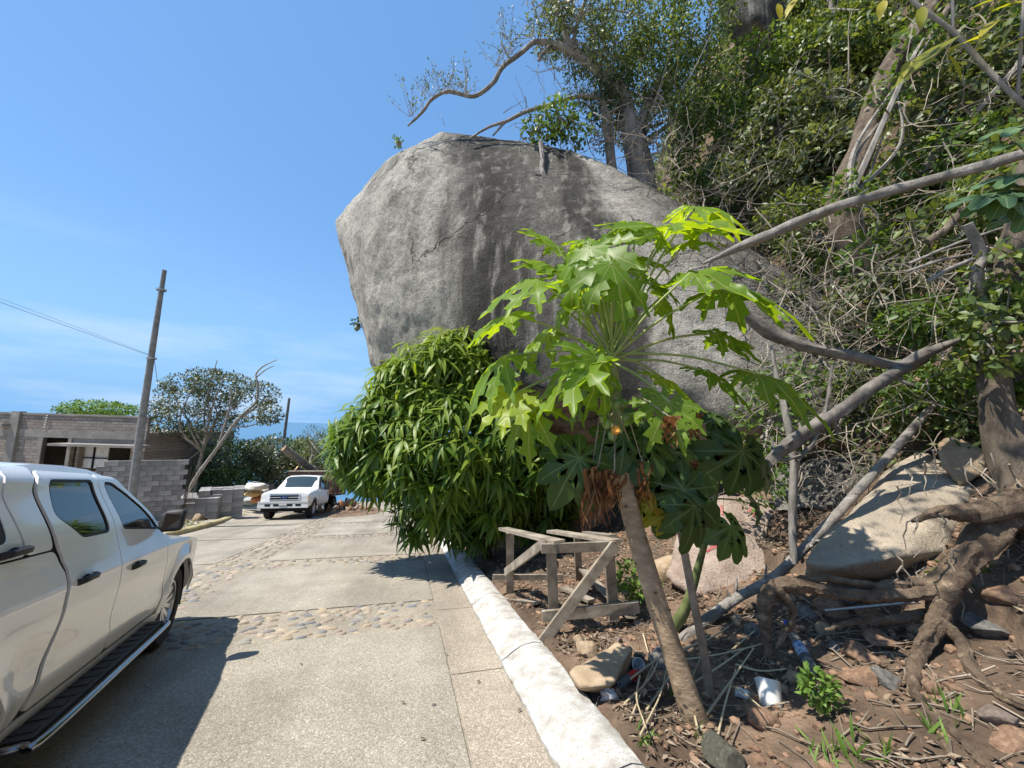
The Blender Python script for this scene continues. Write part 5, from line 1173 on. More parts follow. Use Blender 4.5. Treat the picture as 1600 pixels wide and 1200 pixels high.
LV = [  # attach px, tip px, depth offsets (attach, tip), lightness, up tilt
    (921, 387, 880, 462, -.15, -.30, .55), (955, 411, 980, 470, -.35, -.55, .45), (1034, 364, 1000, 330, .05, .05, .6), (1049, 351, 1180, 332, .10, .18, .75), (1079, 426, 1158, 392, -.15, -.10, .55), (1120, 452, 1284, 424, .0, .15, .5),
    (839, 437, 758, 458, -.1, -.15, .7), (797, 490, 722, 508, -.05, -.12, .75), (790, 557, 716, 597, -.05, -.1, .6), (902, 565, 827, 628, -.30, -.42, .6), (932, 559, 938, 606, -.40, -.50, .4), (831, 632, 786, 672, -.1, -.15, .6),
    (1037, 591, 1078, 606, .12, .20, .75), (1105, 580, 1165, 594, .15, .2, .3), (1184, 584, 1284, 588, .1, .15, .45), (1037, 460, 1052, 484, .1, .1, .7), (910, 374, 968, 376, .10, .1, .7), (1085, 322, 1152, 312, .2, .28, .8),
    (870, 385, 846, 358, .2, .25, .7), (985, 400, 1030, 395, .25, .3, .65), (930, 450, 905, 500, .3, .3, .6), (985, 470, 1000, 510, .3, .3, .65), (880, 480, 850, 520, .2, .25, .75), (1000, 350, 960, 345, .3, .35, .7), (1010, 430, 1060, 450, .2, .25, .6), (940, 420, 910, 440, .15, .2, .8), (965, 360, 985, 335, .35, .4, .75), (870, 420, 835, 400, .1, .1, .7), (1070, 380, 1110, 360, .25, .3, .7), (855, 520, 800, 545, .15, .15, .65), (1120, 520, 1175, 545, .3, .35, .4), (905, 610, 880, 650, .1, .1, .5)]
for i, (ax_, ay_, tx, ty, da, dt, lv) in enumerate(LV):
    sh = palm_leaf(PAP_L, PAP_R, .30, .36+.16*(i % 3), .04, i)
    A_ = P(ax_, ay_, D+da); T_ = P(tx, ty, D+dt); out = np.array(A_)-crown; upv = np.array([-.25*out[0]+random.uniform(-.3, .3), -.35+random.uniform(-.3, .25), 1.0]); sz = max(np.linalg.norm(T_-A_)*1.2, .40 if i < 18 else .34)
    big_leaf('leaf', pap, A_, T_, min(sz, .56), upv, sh, m_pap, lv*.8, crown+np.array([.02*math.cos(i), .02*math.sin(i), .03*math.cos(i*2.2)-.02]), m_pet, .0085)
for i, (ax_, ay_, tx, ty, da, dt) in enumerate([(805, 614, 736, 660, -.2, -.3), (1045, 627, 1020, 682, -.35, -.5)]):
    big_leaf('leaf', pap, P(ax_, ay_, D+da), P(tx, ty, D+dt), .36, (0, -.6, 1), palm_leaf(PAP_L, PAP_R, .36, .3, .03, 60+i), m_pap, .95 if i == 0 else .5, crown-np.array([0, 0, .06]), m_pet, .009, label='yellowish lobed leaf' if i == 0 else None)
for i, (x, y, w_) in enumerate([(951, 613, 20), (944, 640, 16), (963, 632, 15), (948, 662, 15), (976, 655, 20), (957, 680, 15), (966, 605, 13), (941, 655, 11), (975, 630, 13)]):
    d = bd+.40-.11*(x < 968)-.04; r = w_*d/FPX/2; p = P(x, y, d)
    fr_ = MB().lathe([(.001, -1.25*r), (.35*r, -1.15*r), (.75*r, -.8*r), (1.0*r, -.1*r), (.92*r, .45*r), (.6*r, .85*r), (.2*r, 1.05*r), (.001, 1.08*r)], 14, Matrix.Translation(rp3(p))).build('fruit', m_fruit, pap, smooth=80)
p = P(962, 672, bd+.22); MB().lathe([(.001, -.028), (.024, -.02), (.032, 0), (.022, .018), (.001, .014)], 12, Matrix.Translation(rp3(p)) @ Matrix.Rotation(1.2, 4, 'X')).build('ripe_fruit', m_ripe, pap, smooth=60)
def dead_leaf(par, x, y, ln, d, seed, n=16, wid=22):
    rg = random.Random(seed); mb = MB()
    for k in range(n):
        q = np.array(P(x+rg.uniform(-wid, wid)*.5, y+rg.uniform(-6, 6), d+rg.uniform(-.05, .05))); w_ = rg.uniform(.003, .007); V = []; m = 8; ph = rg.uniform(0, 6); L_ = ln*rg.uniform(.6, 1.1)
        for j in range(m):
            t = j/(m-1); a = ph+t*rg.uniform(1, 4); c = q+np.array([.03*math.sin(ph+t*4), .03*math.cos(ph*2+t*4), -L_*t]); e = np.array([math.cos(a), math.sin(a), .2])*w_*(1.25-t)*2; V += [tuple(c-e), tuple(c+e)]
        mb.add(V, [(2*j, 2*j+1, 2*j+3, 2*j+2) for j in range(m-1)])
    o = mb.build('dead_leaf', m_deadl, par, smooth=180); at = o.data.attributes.new('lv', 'FLOAT', 'POINT'); at.data.foreach_set('value', np.repeat(RNG.random(len(o.data.vertices)//16+1), 16)[:len(o.data.vertices)].astype(np.float32)); o['label'] = 'shrivelled brown hanging leaf'
    MB().tube([P(x, y-4, d), (P(x, y-60, d)+P(962, 640, bd+.38))/2, P(962, 640, bd+.38)], [.004, .005, .006], 5).build('petiole', m_twig, o)
dead_leaf(pap, 934, 735, .34, bd+.15, 1, 46, 36); dead_leaf(pap, 960, 745, .22, bd+.1, 9, 14, 16); dead_leaf(pap, 1082, 638, .20, bd+.2, 2, 26, 22); dead_leaf(pap, 1046, 655, .16, bd+.0, 3, 18, 18); dead_leaf(pap, 1003, 725, .30, bd+.25, 4, 18, 16)
MB().tube(spline([P(944, 560, D-.1), P(938, 640, D-.2), P(924, 740, D-.22), P(918, 800, D-.2)], 5), .005, 5).build('dry_petiole', m_twig, pap); MB().tube(spline([P(952, 570, D-.1), P(965, 640, D-.2), P(1000, 730, D-.1)], 5), .005, 5).build('dry_petiole', m_twig, pap)

# ------------------------------------------------------------------ broad-leaved saplings behind the papaya
SAP_L = [(0, 1), (38, .98), (-38, .97), (78, .9), (-78, .9), (118, .75), (-118, .74), (152, .55), (-152, .55)]
SAP_R = [(.42, .19), (.60, .25), (.76, .23), (.9, .14)]
m_sap = leafmat('broad_dark_leaf', (.028, .060, .014), (.050, .095, .020), (.10, .165, .035), .34, .40, .4, vein=(.12, .19, .07))
m_stemg = M('green_stem', (.09, .12, .04), (.19, .21, .08), 8, .7, .3, 30)
m_stemb = M('tan_stem', (.17, .13, .095), (.33, .27, .20), 8, .8, .4, 40)
b1 = ong(1112, 1095); e1 = float((b1-EYE)@_f); s1 = thing('sapling', 'thin tan-stemmed sapling with broad dark lobed leaves right behind the papaya trunk', 'sapling', b1)
mb = MB(); q1 = limb(mb, [(1114, 1110, e1, 22), (1100, 1020, e1+.06, 18), (1084, 940, e1+.1, 17), (1062, 820, e1+.2, 14), (1050, 740, e1+.3, 11), (1045, 690, e1+.35, 7)], 9, 7, .06, 5); mb.build('stem', m_stemb, s1, smooth=60)
b2 = ong(1052, 985); e2 = float((b2-EYE)@_f); s2 = thing('sapling', 'curved green-stemmed sapling with glossy lobed leaves over the graffiti rock', 'sapling', b2)
mb = MB(); q2 = limb(mb, [(1050, 985, e2, 28), (1072, 948, e2-.1, 22), (1090, 890, e2-.15, 15), (1102, 845, e2-.2, 12), (1115, 790, e2-.2, 10), (1130, 700, e2-.2, 7)], 9, 7, .06, 6); mb.build('stem', m_stemg, s2, smooth=60)
for j, (par, qq, e, lst) in enumerate([(s1, q1, e1+.1, [(1068, 765, 1040, 830, -.05, -.10, .38), (1045, 705, 1015, 745, .1, .05, .3), (1010, 690, 965, 720, .0, -.1, .28), (905, 715, 872, 770, -.1, -.2, .34), (975, 680, 945, 715, 0, -.1, .28), (1085, 790, 1110, 835, -.1, -.15, .28), (1005, 660, 985, 700, .1, .0, .24), (1020, 790, 1005, 850, .0, -.03, .2), (1045, 800, 1070, 860, 0, -.03, .17)]),
                                   (s2, q2, e2-.3, [(1160, 705, 1150, 800, -.1, -.25, .42), (1130, 690, 1185, 690, .1, .2, .3), (1142, 822, 1165, 862, -.3, -.4, .26), (1090, 690, 1060, 670, .1, .1, .26), (1185, 790, 1212, 825, .0, .1, .2), (1115, 655, 1160, 640, .1, .2, .26), (1190, 720, 1225, 770, .1, .0, .28)])]):
    for i, (ax_, ay_, tx, ty, da, dt, sz) in enumerate(lst):
        yel = (j == 0 and i >= 7)
        A_ = P(ax_, ay_, e+da); near = min(qq, key=lambda p: np.linalg.norm(np.array(p)-A_)+.3*max(0, p[2]-A_[2]))
        big_leaf('leaf', par, A_, P(tx, ty, e+dt), sz, (0, -.8, .8), palm_leaf(SAP_L, SAP_R, .58, .55, .04, 80+10*j+i), m_papy if yel else m_sap, .5 if yel else (.75 if (j, i) == (1, 2) else .4), near, m_stemg, .006)

# ------------------------------------------------------------------ wooden trestle beside the kerb
m_wood = [M('weathered_timber', tuple(c*f for c in (.16, .132, .10)), tuple(c*f for c in (.36, .31, .25)), 5, .9, .5, 30, stretch=(1, 1, 1), bdist=.008) for f in (.85, 1.0, 1.15)]
f1 = ong(867, 988); t1 = float((f1-EYE)@_f); f3 = ong(958, 972); t3 = float((f3-EYE)@_f); fb = ong(797, 925); tb_ = float((fb-EYE)@_f)
tr = thing('wooden_trestle', 'rough weathered timber trestle standing on the soil behind the kerb', 'trestle', f1)
print('trestle', t1, t3, tb_)
def brd(nm_, a, b, w_=.085, t_=.038, up=(0, 0, 1), m=0): MB().bar(a, b, w_, t_, up, .004).build(nm_, m_wood[m % 3], tr)
tq = (t1+t3)/2
brd('post', P(867, 994, t1), P(861, 862, t1-.02), .10, .05, tuple(_f), 0); brd('post', P(960, 980, t3+.02), P(951, 852, t3), .10, .06, tuple(_f), 1); brd('post', P(797, 930, tb_), P(797, 832, tb_-.1), .10, .06, tuple(_f), 2); brd('post', P(905, 915, tb_+.1), P(902, 836, tb_), .09, .05, tuple(_f), 0)
brd('top_plank', P(786, 826, tb_-.15), P(874, 847, t1-.05), .13, .035, m=1); brd('top_plank', P(862, 830, tb_-.2), P(962, 846, t3-.03), .15, .035, m=2); brd('top_plank', P(915, 832, tb_-.3), P(958, 838, t3+.25), .10, .03, m=0)
brd('rail', P(846, 857, t1-.06), P(962, 853, t3-.06), .035, .085, m=0); brd('rail', P(847, 963, t1-.06), P(998, 948, t3-.06), .035, .10, m=2); brd('rail', P(770, 902, tb_-.05), P(880, 902, tb_+.1), .035, .07, m=1)
brd('brace', P(790, 894, tb_-.12), P(850, 848, t1+.02), .035, .09, m=1); brd('brace', P(846, 1006, t1-.14), P(962, 850, t3-.12), .04, .10, m=2)
pl = ong(900, 955); 
for i, (a, b, lab) in enumerate([((880, 925), (925, 948), 'short grey offcut board lying under the trestle'), ((905, 905), (985, 975), 'splintered pale board leaning under the trestle'), ((770, 938), (840, 950), 'dark offcut lying along the kerb under the trestle')]):
    A_ = ong(*a); B_ = ong(*b); tag(MB().bar(A_+[0, 0, .05+.12*(i == 1)], B_+[0, 0, .06], .10, .03, (0, 0, 1), .01).build('offcut_board', m_wood[i], base=A_), lab, 'board')

# ------------------------------------------------------------------ fallen limbs, poles and roots on the bank
def branchthing(name, label, pix, mat, cat='branch', n=10, rough=.14, seed=0, side=(), wob=.0, group=None):
    mb = MB(); s = limb(mb, pix, n+4, 10, rough*1.5, seed, wob)
    rgb = random.Random(seed+50)
    for _ in range(5 if pix[0][3] > 9 else 2):
        k = rgb.randrange(2, len(s)-2); rr = .35*np.mean([q[3]*q[2] for q in pix])/FPX/2*.7; dv = np.array([rgb.gauss(0, 1), rgb.gauss(0, 1), rgb.gauss(.3, 1)]); dv /= np.linalg.norm(dv); L_ = rr*rgb.uniform(4, 14)
        mb.tube([s[k], s[k]+dv*L_*.5, s[k]+dv*L_+np.array([0, 0, .2*L_])], [rr*1.3, rr*.9, rr*.45], 6)
    for sp_ in side: limb(mb, sp_, 6, 6, .1, seed+3, .01)
    return tag(mb.build(name, mat, base=s[0], smooth=60), label, cat, group)
branchthing('fallen_limb', 'long bare grey limb slanting across the shrubs above the papaya', [(1098, 412, 4.05, 5), (1143, 392, 3.9, 13), (1190, 372, 3.8, 22), (1290, 330, 3.5, 22), (1380, 302, 3.3, 24), (1460, 280, 3.1, 26), (1540, 258, 2.9, 28), (1640, 230, 2.7, 32)], m_deadwood, seed=1)
branchthing('fallen_limb', 'dark split limb bowing down from the papaya crown to the fork', [(1128, 455, 4.0, 20), (1165, 490, 3.95, 22), (1205, 520, 3.9, 25), (1260, 542, 3.8, 22), (1330, 556, 3.7, 22), (1400, 570, 3.6, 22), (1440, 556, 3.55, 28), (1480, 538, 3.6, 16), (1530, 520, 3.7, 8)], m_deadwood2, seed=2)
branchthing('fallen_limb', 'stout dark limb rising to the fork from above the graffiti rock', [(1195, 728, 3.4, 22), (1225, 700, 3.4, 28), (1275, 665, 3.45, 27), (1330, 630, 3.5, 27), (1390, 588, 3.55, 27), (1445, 560, 3.6, 22)], m_deadwood2, seed=3, side=[[(1245, 720, 3.35, 10), (1270, 690, 3.4, 10), (1290, 640, 3.5, 8), (1300, 570, 3.6, 5)]])
dl = float((ong(1055, 1003)-EYE)@_f)
branchthing('leaning_pole', 'long smooth grey pole leaning from the soil over the tilted slab', [(1050, 1012, dl, 22), (1105, 968, dl+.05, 22), (1150, 935, dl+.1, 20), (1205, 905, dl+.15, 20), (1245, 868, dl+.2, 20), (1300, 812, dl+.3, 19), (1380, 722, dl+.45, 19), (1468, 622, dl+.6, 17)], m_deadwood, rough=.05, seed=4)
branchthing('thin_trunk', 'slim pale upright stem growing between graffiti rock and slab', [(1240, 880, 3.55, 15), (1238, 800, 3.6, 15), (1240, 720, 3.65, 14), (1228, 650, 3.7, 13), (1214, 590, 3.8, 9), (1205, 540, 3.9, 5)], m_bark_g, 'tree stem', seed=5)
branchthing('dead_snag', 'crooked pale dead limb twisting down among leaves at the bank top', [(1512, 350, 3.2, 22), (1535, 400, 3.2, 22), (1525, 430, 3.2, 22), (1545, 470, 3.2, 24), (1590, 492, 3.1, 28), (1640, 500, 3.0, 30)], m_deadwood, seed=6)
branchthing('dead_snag', 'short broken brown limb stub lying under the long grey limb', [(1448, 378, 3.6, 14), (1475, 360, 3.6, 18), (1495, 340, 3.6, 18), (1505, 325, 3.6, 14)], m_bark_b, seed=7)
for i, (a, b, lab) in enumerate([((1420, 412, 3.5), (1570, 355, 3.3), 'upper straight grey stick crossing below the broken stub'), ((1415, 425, 3.4), (1525, 395, 3.3), 'lower straight grey stick crossing below the broken stub'), ((1450, 440, 3.3), (1520, 405, 3.2), 'thick peeled stick lying under the two straight sticks')]):
    branchthing('stick', lab, [(*a, 7+4*(i == 2)), ((a[0]+b[0])/2, (a[1]+b[1])/2-3, (a[2]+b[2])/2, 7+4*(i == 2)), (*b, 6+4*(i == 2))], m_deadwood, 'stick', 6, seed=8+i)
# big strangler-type tree at the right, trunk and roots
rb = ong(1480, 985); rd = float((rb-EYE)@_f); print('root d', rd)
rt = thing('root_tree', 'thick grey-brown trunk at the bank gripping the rocks with snaking roots', 'tree', rb)
mb = MB()
limb(mb, [(1610, 830, rd+.15, 110), (1590, 760, rd+.25, 96), (1572, 700, rd+.35, 84), (1556, 640, rd+.42, 68), (1552, 580, rd+.5, 60), (1560, 500, rd+.55, 56), (1578, 410, rd+.6, 54), (1600, 300, rd+.7, 50), (1630, 180, rd+.8, 46)], 24, 14, .25, 3); mb.build('trunk', m_bark_b, rt, smooth=60)
ROOTS = [[(1640, 760, rd+.1, 70), (1570, 790, rd+.05, 60), (1500, 800, rd+.05, 44), (1465, 800, rd+.1, 26), (1425, 815, rd+.12, 10)],
         [(1590, 800, rd+.15, 70), (1545, 835, rd+.05, 68), (1505, 880, rd, 62), (1480, 925, rd-.05, 54), (1462, 970, rd-.08, 42), (1440, 1020, rd-.16, 34), (1428, 1060, 'g', 32), (1445, 1105, 'g', 32), (1490, 1150, 'g', 32), (1540, 1195, 'g', 32), (1600, 1250, 'g', 32)],
         [(1500, 890, rd, 46), (1440, 925, rd, 38), (1380, 930, rd+.05, 30), (1310, 928, rd+.1, 28), (1255, 915, rd+.15, 28), (1215, 915, rd+.15, 32), (1195, 940, rd+.12, 28), (1195, 985, rd+.1, 20), (1205, 1030, rd+.05, 10)],
         [(1465, 965, rd-.08, 34), (1500, 1000, rd-.2, 30), (1520, 1045, 'g', 30), (1555, 1080, 'g', 30), (1610, 1105, 'g', 30), (1680, 1120, 'g', 30)],
         [(1440, 910, rd+.02, 24), (1370, 915, rd+.1, 18), (1300, 905, rd+.16, 14), (1240, 905, rd+.2, 10)],
         [(1480, 945, rd, 26), (1440, 960, rd+.02, 22), (1390, 968, rd+.05, 18), (1330, 972, rd+.1, 14), (1290, 985, rd+.1, 6)],
         [(1470, 965, rd-.1, 20), (1440, 1000, rd-.14, 18), (1420, 1040, 'g', 14), (1390, 1085, 'g', 8)],
         [(1440, 1090, 'g', 18), (1480, 1170, 'g', 16), (1500, 1230, 'g', 14)],
         [(1215, 920, rd+.1, 22), (1240, 960, rd+.05, 14), (1215, 1010, rd, 9)]]
for i, r in enumerate(ROOTS):
    mb = MB(); limb(mb, r, 20, 12, .34, 20+i, .016); mb.build('root', m_root, rt, smooth=60)
for i in range(26):                                   # hanging rootlets
    x = random.uniform(1390, 1600); y = random.uniform(700, 930); d = rd+random.uniform(-.05, .25); pts = [P(x, y, d)]
    for k in range(5): pts.append(pts[-1]+np.array([random.gauss(0, .025), random.gauss(0, .025), -.05]))
    MB().tube(pts, [.006, .005, .005, .004, .003, .002], 4).build('rootlet', m_twig, rt)
# leaning hillside tree
ht = thing('hillside_tree', 'massive leaning tree trunk with pale flaking bark on the bank', 'tree', P(1420, 500, 5.4)); mb = MB()
limb(mb, [(1440, 520, 5.40, 48), (1400, 460, 5.50, 60), (1345, 400, 5.60, 50), (1316, 325, 5.70, 60), (1342, 240, 5.80, 56), (1365, 170, 5.90, 49), (1400, 90, 6.00, 44), (1450, 20, 6.10, 40), (1490, -60, 6.20, 35)], 24, 14, .26, 9)
limb(mb, [(1385, 180, 5.95, 27), (1420, 120, 5.90, 22), (1460, 50, 5.90, 19), (1500, -20, 5.90, 16)], 10, 8, .15, 10); mb.build('trunk', M('flaking_pale_bark', (.085, .062, .045), (.33, .275, .215), 6, .95, 1.0, 18, c3=(.20, .155, .115), detail=12, bdist=.04), ht, smooth=60)
branchthing('dead_snag', 'pale dead root hanging down over the face of the boulder', [(845, 222, 9.6, 9), (847, 245, 9.2, 9), (848, 268, 8.95, 10), (856, 285, 8.9, 8), (864, 300, 8.88, 6), (871, 314, 8.86, 3)], m_deadwood, seed=31, side=[[(850, 275, 8.95, 5), (838, 272, 8.9, 3), (832, 266, 8.9, 2)], [(862, 290, 8.9, 3), (872, 270, 8.9, 2), (885, 265, 8.9, 1.5)]])
# ------------------------------------------------------------------ trees and shrubs on top of the boulder and up the bank
L_oval = T_leaf(.50, .12, .06, 2)
m_lf_bank = leafmat('bank_leaf', (.046, .076, .020), (.11, .158, .044), (.23, .28, .10), .36, .42, .38)
m_lf_light = leafmat('vine_leaf', (.055, .10, .02), (.095, .165, .035), (.18, .26, .07), .36, .45, .35)
tt = tree('boulder_top_tree', 'gnarled tree on top of the boulder reaching a twisted bare limb over the road', 'tree',
  [[(1000, 330, 11.2, 27.3), (985, 245, 11, 23.6), (975, 190, 11, 22.3), (950, 130, 10.8, 19.8), (910, 90, 10.6, 18.6), (885, 60, 10.5, 14.9), (880, 30, 10.5, 8.7), (860, -10, 10.5, 10.2), (845, -40, 10.5, 7.6)],
   [(925, 100, 10.65, 16.1), (880, 75, 10.5, 16.1), (840, 65, 10.4, 11.2), (815, 82, 10.3, 10.2), (785, 105, 10.2, 9.3), (770, 130, 10.2, 9.3), (740, 150, 10.2, 8.5), (700, 143, 10.2, 7.6), (675, 155, 10.2, 6.8), (660, 175, 10.2, 6.0), (637, 197, 10.2, 3.4)],
   [(895, 70, 10.5, 8.7), (905, 25, 10.6, 9.3), (925, -20, 10.6, 6.8)], [(860, 70, 10.4, 8.7), (845, 88, 10.3, 8.1), (842, 95, 10.3, 7.6)],
   [(960, 160, 10.6, 8.7), (910, 150, 10.4, 8.5), (855, 165, 10.2, 8.5), (820, 175, 10.1, 7.6), (790, 190, 10, 6.8), (765, 198, 10, 5.1), (732, 217, 9.9, 3.4)], [(790, 190, 10, 5.1), (770, 212, 10, 3.4)], [(798, 95, 10.2, 6.0), (783, 66, 10.2, 3.4)]],
  [(900, 50, 10.6, 60, 55, 1.2), (960, 60, 10.8, 60, 60, 1.5), (930, 120, 10.8, 45, 50, 1.2), (870, 20, 10.6, 45, 45, 1.2)], 6500, .13, m_lf_grey, m_bark_g, T=T_leaf(.35, .1, .03, 1), clump=1.6, seed=41, inner=.3, branches=26)
def sprigs(par, pts, n, ln, size, mat, seed):
    """upright leafy twigs along a limb"""
    rg = np.random.default_rng(seed); mb = MB(); c = []; d = []
    for x, y, dd, sp in pts:
        for k in range(n):
            s = P(x+rg.uniform(-sp, sp), y, dd+rg.uniform(-.2, .2)); dr = rg.normal(size=3)*.45+np.array([0, 0, 1]); dr /= np.linalg.norm(dr); L_ = ln*rg.uniform(.5, 1.2); e = s+dr*L_; mb.tube([s, s+dr*L_*.5+rg.normal(size=3)*.03, e], [.008, .006, .003], 4, False)
            for j in range(9): t = rg.uniform(.35, 1.05); c.append(s+dr*L_*t+rg.normal(size=3)*.05); d.append(dr+rg.normal(size=3)*.7)
    mb.build('twigs', m_twig, par); n_ = len(c); leafobj('young_leaves', L_small, np.array(c), np.array(d), RNG.normal(size=(n_, 3)), size*RNG.uniform(.6, 1.2, n_), mat, par)
sprigs(tt, [(648, 182, 10.2, 10), (668, 150, 10.2, 10), (690, 142, 10.2, 12), (715, 143, 10.2, 12), (730, 146, 10.2, 8), (785, 62, 10.2, 14), (778, 105, 10.2, 10), (800, 85, 10.2, 10), (820, 60, 10.3, 18), (850, 30, 10.4, 25), (840, 10, 10.5, 30)], 9, .75, .085, m_lf_grey, 3)
def shrub(name, label, blobs, n, size, lmat, T=L_oval, seed=1, stem=None, group=None, cat='shrub', clump=0, inner=.4, droop=.25, spread=.9):
    b = blobs[0]; st_ = stem or [(b[0], b[1]+b[4]*.95, b[2]+.2, 9), (b[0]+3, b[1]+b[4]*.4, b[2]+.1, 7), (b[0], b[1], b[2], 5)]
    return tree(name, label, cat, [st_], blobs, n, size, lmat, m_bark_g, T=T, group=group, seed=seed, branches=10, clump=clump, inner=inner, droop=droop, spread=spread)
shrub('boulder_top_shrub', 'dense dark small-leaved shrub crowning the slope behind the boulder', [(1055, 70, 11.2, 75, 80, 1.6), (1010, 120, 11, 60, 60, 1.3), (1080, 140, 10.8, 55, 65, 1.3), (1030, 10, 11.5, 70, 60, 1.6), (1100, 30, 11.5, 50, 60, 1.4), (985, 170, 11.4, 50, 60, 1.0), (1040, 200, 11, 50, 40, 1.0), (970, 60, 11.4, 50, 50, 1.2)], 15500, .105, m_lf_bank, T=L_oval, seed=51, clump=1.0, stem=[(1020, 330, 11.2, 28), (1010, 255, 11, 26), (1000, 200, 11, 22), (1030, 120, 11.1, 14)])
shrub('boulder_top_shrub', 'dark ivy-wrapped double trunk standing on the boulder', [(945, 180, 10.6, 26, 60, .6), (965, 150, 10.7, 22, 40, .6), (930, 150, 10.6, 20, 40, .5)], 1500, .09, m_lf_dark, seed=52, stem=[(962, 320, 10.8, 22), (955, 255, 10.6, 20), (950, 200, 10.6, 18), (940, 150, 10.6, 12)])
shrub('boulder_top_shrub', 'light green leafy bush clinging to the rim of the boulder', [(870, 185, 10, 34, 26, .6), (845, 200, 9.9, 30, 20, .5), (900, 205, 9.9, 26, 22, .5)], 700, .14, m_lf_light, seed=53)
shrub('trunk_stump', 'pale thick leaning trunk beside the ivy-wrapped trunk', [(1000, 190, 10.8, 20, 30, .4)], 120, .1, m_lf_bank, seed=54, stem=[(1010, 330, 10.8, 36), (1000, 260, 10.6, 34), (985, 200, 10.7, 34), (975, 150, 10.8, 28), (950, 110, 10.8, 22)], cat='tree')
bank = 'leafy shrubs covering the steep bank'
BS = [  # label, blobs, n, size, material
 ('mid green shrub spilling down the slope right beside the boulder rim', [(1130, 190, 11.4, 62, 60, 1.5), (1100, 250, 11.2, 45, 40, 1.2), (1160, 130, 11.6, 55, 55, 1.5)], 4200, .15, m_lf_light),
 ('pale glossy-leaved shrub mass left of the leaning hillside trunk', [(1220, 210, 9.8, 80, 75, 1.4), (1260, 270, 8.8, 70, 60, 1.2), (1180, 270, 9.6, 60, 50, 1.2), (1300, 190, 8.9, 50, 70, 1.1)], 7500, .15, m_lf_grey),
 ('dark shrub below the perched hillside boulder', [(1250, 120, 10.8, 76, 56, 1.6), (1310, 90, 10, 70, 70, 1.5), (1290, 40, 11, 50, 50, 1.3)], 5600, .15, m_lf_bank),
 ('tall leafy shrub at the top of the bank beyond the leaning trunk', [(1300, 10, 11, 70, 60, 1.6), (1380, 10, 8.8, 70, 70, 1.4), (1270, -30, 12, 50, 40, 1.5)], 5000, .15, m_lf_bank),
 ('shrub with broad grey green leaves right of the leaning hillside trunk', [(1470, 190, 6.0, 70, 80, .9), (1530, 120, 5.8, 70, 70, .9), (1490, 60, 6.3, 70, 60, 1.0), (1570, 200, 5.5, 60, 60, .8)], 3400, .13, m_lf_grey),
 ('bright leafy shrub over the long grey limb', [(1440, 270, 5.8, 60, 40, .7), (1500, 240, 5.6, 60, 45, .7), (1580, 60, 5.7, 60, 70, .8)], 1700, .12, m_lf_light),
 ('tangle of dark leaves under the long grey limb', [(1290, 370, 7.2, 60, 36, .8), (1350, 350, 6.6, 50, 36, .7), (1230, 340, 8.0, 50, 34, .8)], 1900, .12, m_lf_bank),
 ('leafy clump between the broken stub and the fork of the limbs', [(1450, 500, 4.2, 50, 40, .5), (1500, 500, 4.0, 40, 36, .5), (1440, 600, 4.0, 36, 40, .4)], 1250, .10, m_lf_light),
 ('fern-like bright leaves on the trunk at the bank', [(1580, 590, 3.1, 34, 32, .25), (1590, 480, 3.1, 34, 26, .25)], 420, .11, m_lf_light),
 ('low leafy weeds under the root tree', [(1540, 930, rd+.15, 50, 50, .25), (1575, 960, rd+.1, 40, 40, .2)], 330, .12, m_lf_light),
 ('hanging vine of small leaves over the right face of the boulder', [(1130, 500, 6.7, 36, 46, .3), (1165, 540, 6.5, 32, 46, .3), (1110, 470, 6.9, 24, 30, .3)], 900, .115, m_lf_light),
 ('creeper and weeds hanging between thin stem and dark sapling', [(1200, 660, 4.8, 40, 70, .5), (1180, 740, 4.5, 34, 60, .4), (1230, 600, 5, 40, 50, .5)], 1100, .09, m_lf_light),
 ('dark hanging growth in the gap below the leaning hillside trunk', [(1300, 430, 6.8, 60, 40, .6), (1380, 520, 5.6, 50, 50, .6)], 900, .11, m_lf_dark),
 ('thicket of leaves above the trunk of the root tree', [(1560, 320, 4.4, 60, 60, .6), (1600, 250, 4.4, 60, 60, .6), (1480, 350, 4.6, 46, 46, .6)], 1700, .12, m_lf_bank),
 ('olive scrub on the slope between stout limb and root tree trunk', [(1490, 600, 3.9, 40, 40, .4), (1430, 650, 4.2, 40, 36, .4), (1520, 660, 3.7, 26, 30, .3)], 900, .085, m_lf_bank),
 ('scrub on the open slope above the straight grey sticks', [(1400, 440, 5.0, 50, 30, .5), (1350, 470, 5.2, 40, 30, .5)], 800, .10, m_lf_grey),
 ('leafy creeper climbing over the leaning hillside trunk', [(1325, 300, 5.2, 24, 40, .25), (1390, 150, 5.6, 26, 44, .25), (1350, 390, 5.2, 30, 30, .3), (1440, 60, 5.7, 30, 40, .3)], 620, .10, m_lf_light),
 ('leaf clump hanging around the upper stem of the root tree', [(1555, 500, 3.0, 44, 40, .3), (1585, 420, 3.1, 40, 46, .3), (1530, 560, 3.0, 26, 26, .2)], 620, .085, m_lf_bank),
 ('straggling vine curtain over the low right shoulder of the boulder', [(1225, 470, 6.3, 40, 40, .3), (1280, 540, 5.6, 44, 46, .3), (1210, 590, 6.0, 40, 50, .3), (1330, 600, 5.0, 40, 50, .3)], 1500, .095, m_lf_bank),
 ('small weed bush at the foot of the trestle', [(985, 905, 4.2, 26, 34, .2)], 330, .06, m_lf_fresh),
 ('small weed clump beside the crushed white pot', [(1280, 1075, 2.25, 28, 26, .1)], 240, .045, m_lf_fresh)]
for i, (lab, bl, n, sz, mt_) in enumerate(BS): shrub('bank_shrub', lab, bl, n, sz, mt_, seed=60+i, clump=.9 if bl[0][2] > 6.5 else 0, inner=.3, group=None)
